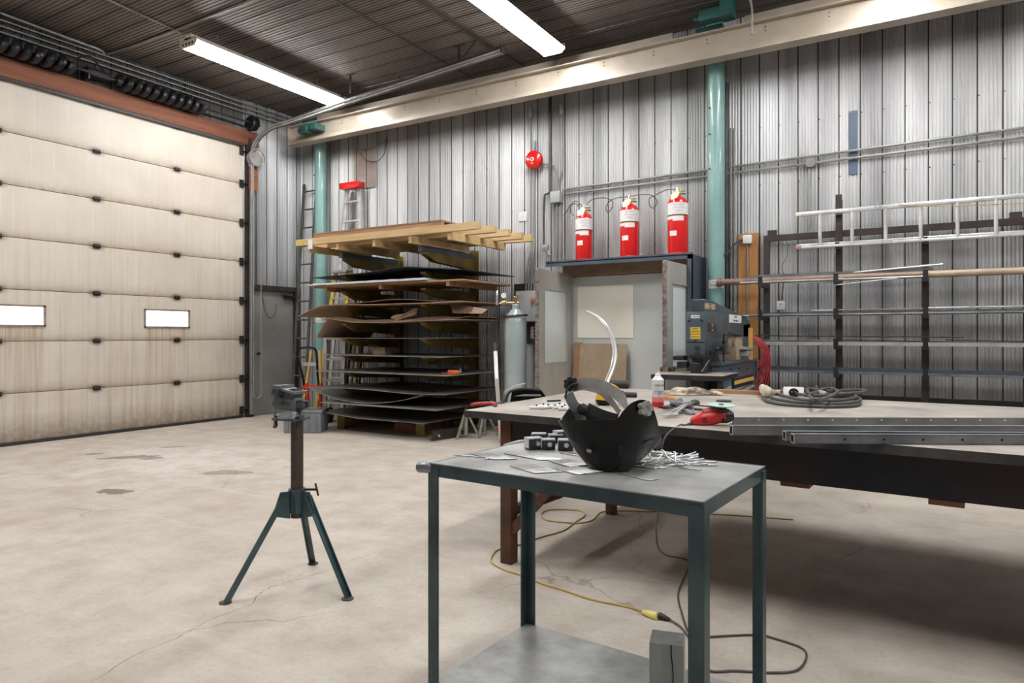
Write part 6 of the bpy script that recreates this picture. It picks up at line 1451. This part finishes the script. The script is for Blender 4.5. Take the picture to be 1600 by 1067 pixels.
for y in (7.05, 6.95): 
    m = MB(); m.lathe([(.10, 0), (.12, .02), (.07, .04), (.07, .09), (.11, .11)], (XL+.20, y-.05, 4.60), (0, 1, 0), 20); m.build('cable_drum', 'coil_black', sf) if y > 7 else m.bm.free()
for y in (4.62, 7.13): m = MB(); m.box((XL+.11, y, 4.60), (.18, .02, .16)); m.build('bearing_plate', 'dark_steel', sf)
m = MB(); q = PX(145, 128, XL+.2); m.box((XL+.12, 4.75, 4.62), (.18, .3, .10), bev=.02); m.tube([(XL+.2, 4.45, 4.7), (XL+.25, 4.6, 4.78), (XL+.2, 4.8, 4.66), (XL+.12, 5.0, 4.62)], .012, sub=5); m.build('coupler', 'coil_black', sf)
# track: upright, bend, then rising slowly under the ceiling
tr = thing('door_track', 'grey steel door track curving from the door up and along under the ceiling', 'door track', (XL+.10, 7.1, 0))
yT = 7.10; end = PY(785, 77, yT); 
path = [(XL+.09, yT, .05), (XL+.09, yT, 2.0), (XL+.09, yT, 3.95), (XL+.12, yT, 4.16), (XL+.22, yT, 4.33), (XL+.38, yT, 4.44), (XL+.62, yT, 4.51), (XL+1.2, yT, 4.545), (end.x, yT, end.z)]
m = MB(); m.ribbon(path[:3], (0, 1, 0), .055, .003, 2); m.build('upright_web', 'dark_steel', tr)
m = MB(); m.ribbon(path[2:], (0, 1, 0), .055, .003, 8); 
pa2 = [Vector(p)+Vector((0, .028, 0)) for p in path]
m.tube(path[:2]+path[2:], .009, 6, sub=6)
m.build('track_web', 'alu_dull', tr)
m = MB(); off = [Vector((.035, 0, 0))]*3+[Vector((.035, 0, -.01)), Vector((.028, 0, -.022)), Vector((.02, 0, -.03)), Vector((.008, 0, -.035)), Vector((0, 0, -.035)), Vector((0, 0, -.035))]
m.ribbon([Vector(p)+o+Vector((0, .028, 0)) for p, o in zip(path, off)], (0, -.02, 1), .03, .003, 8); m.tube([Vector(p)+o for p, o in zip(path, off)], .013, 8, sub=6); m.build('track_lip', 'conduit', tr)
m = MB(); m.bar((XL+1.0, yT+.03, 4.56), (end.x, yT+.03, end.z+.03), .004, .05); m.build('track_angle', 'dark_steel', tr)
for u, v in ((545, 145), (715, 93)):
    q = PY(u, v, yT); m = MB(); m.box((q.x, yT+.03, (q.z+ZC)/2), (.035, .006, ZC-q.z)); m.box((q.x, yT+.03, ZC-.008), (.15, .04, .012)); m.build('hanger', 'dark_steel', tr)
m = MB(); q = PY(722, 88, yT); m.bar((q.x, yT+.03, q.z), (q.x+.2, yT+.03, ZC), .03, .006); m.build('brace', 'dark_steel', tr)
m = MB(); m.box((end.x, yT, end.z), (.02, .08, .09)); m.build('end_stop', 'dark_steel', tr)
m = MB(); 
for z in (.4, 1.1, 1.8, 2.5, 3.2, 3.8): m.box((XL+.05, yT+.035, z), (.10, .02, .05))
m.build('wall_brackets', 'dark_steel', tr)
# chain hoist
ch = thing('chain_hoist', 'hand chain hoist with an orange guard beside the overhead door', 'chain hoist', (XL+.2, 7.27, 0))
a, b = PX(392, 262, XL+.14), PX(404, 298, XL+.14)
m = MB(); m.box((XL+.10, (a.y+b.y)/2, (a.z+b.z)/2), (.04, b.y-a.y, a.z-b.z)); m.build('guard_board', 'rust_bright', ch)
c = PX(399, 248, XL+.14); m = MB(); m.cyl(c-Vector((.06, 0, 0)), c+Vector((.03, 0, 0)), .12, seg=24); m.build('chain_wheel', 'strap_grey', ch)
m = MB(); m.tube([c+Vector((.05, .14*cos(t), .14*sin(t))) for t in [pi*k/10 for k in range(-1, 12)]], .014, 6); m.build('chain_guide', 'conduit', ch)
def chain(y, z0, z1):
    m = MB(); z = z0; k = 0
    while z < z1:
        r = .011
        if k % 2: m.tube([(XL+.17+0, y+r*cos(t), z+.017*sin(t)) for t in [2*pi*j/6 for j in range(6)]], .0042, 4, closed=True)
        else: m.tube([(XL+.17+r*cos(t), y, z+.017*sin(t)) for t in [2*pi*j/6 for j in range(6)]], .0042, 4, closed=True)
        z += .030; k += 1
    m.build('chain', 'conduit', ch)
yc = PX(396, 400, XL+.17).y; yd = PX(408, 400, XL+.17).y
chain(yc, .35, c.z); chain(yd, .35, c.z)
m = MB(); m.tube([(XL+.17, yc+(yd-yc)*k/6, .35-.05*sin(pi*k/6)) for k in range(7)], .010, 6); m.build('chain_bight', 'conduit', ch)
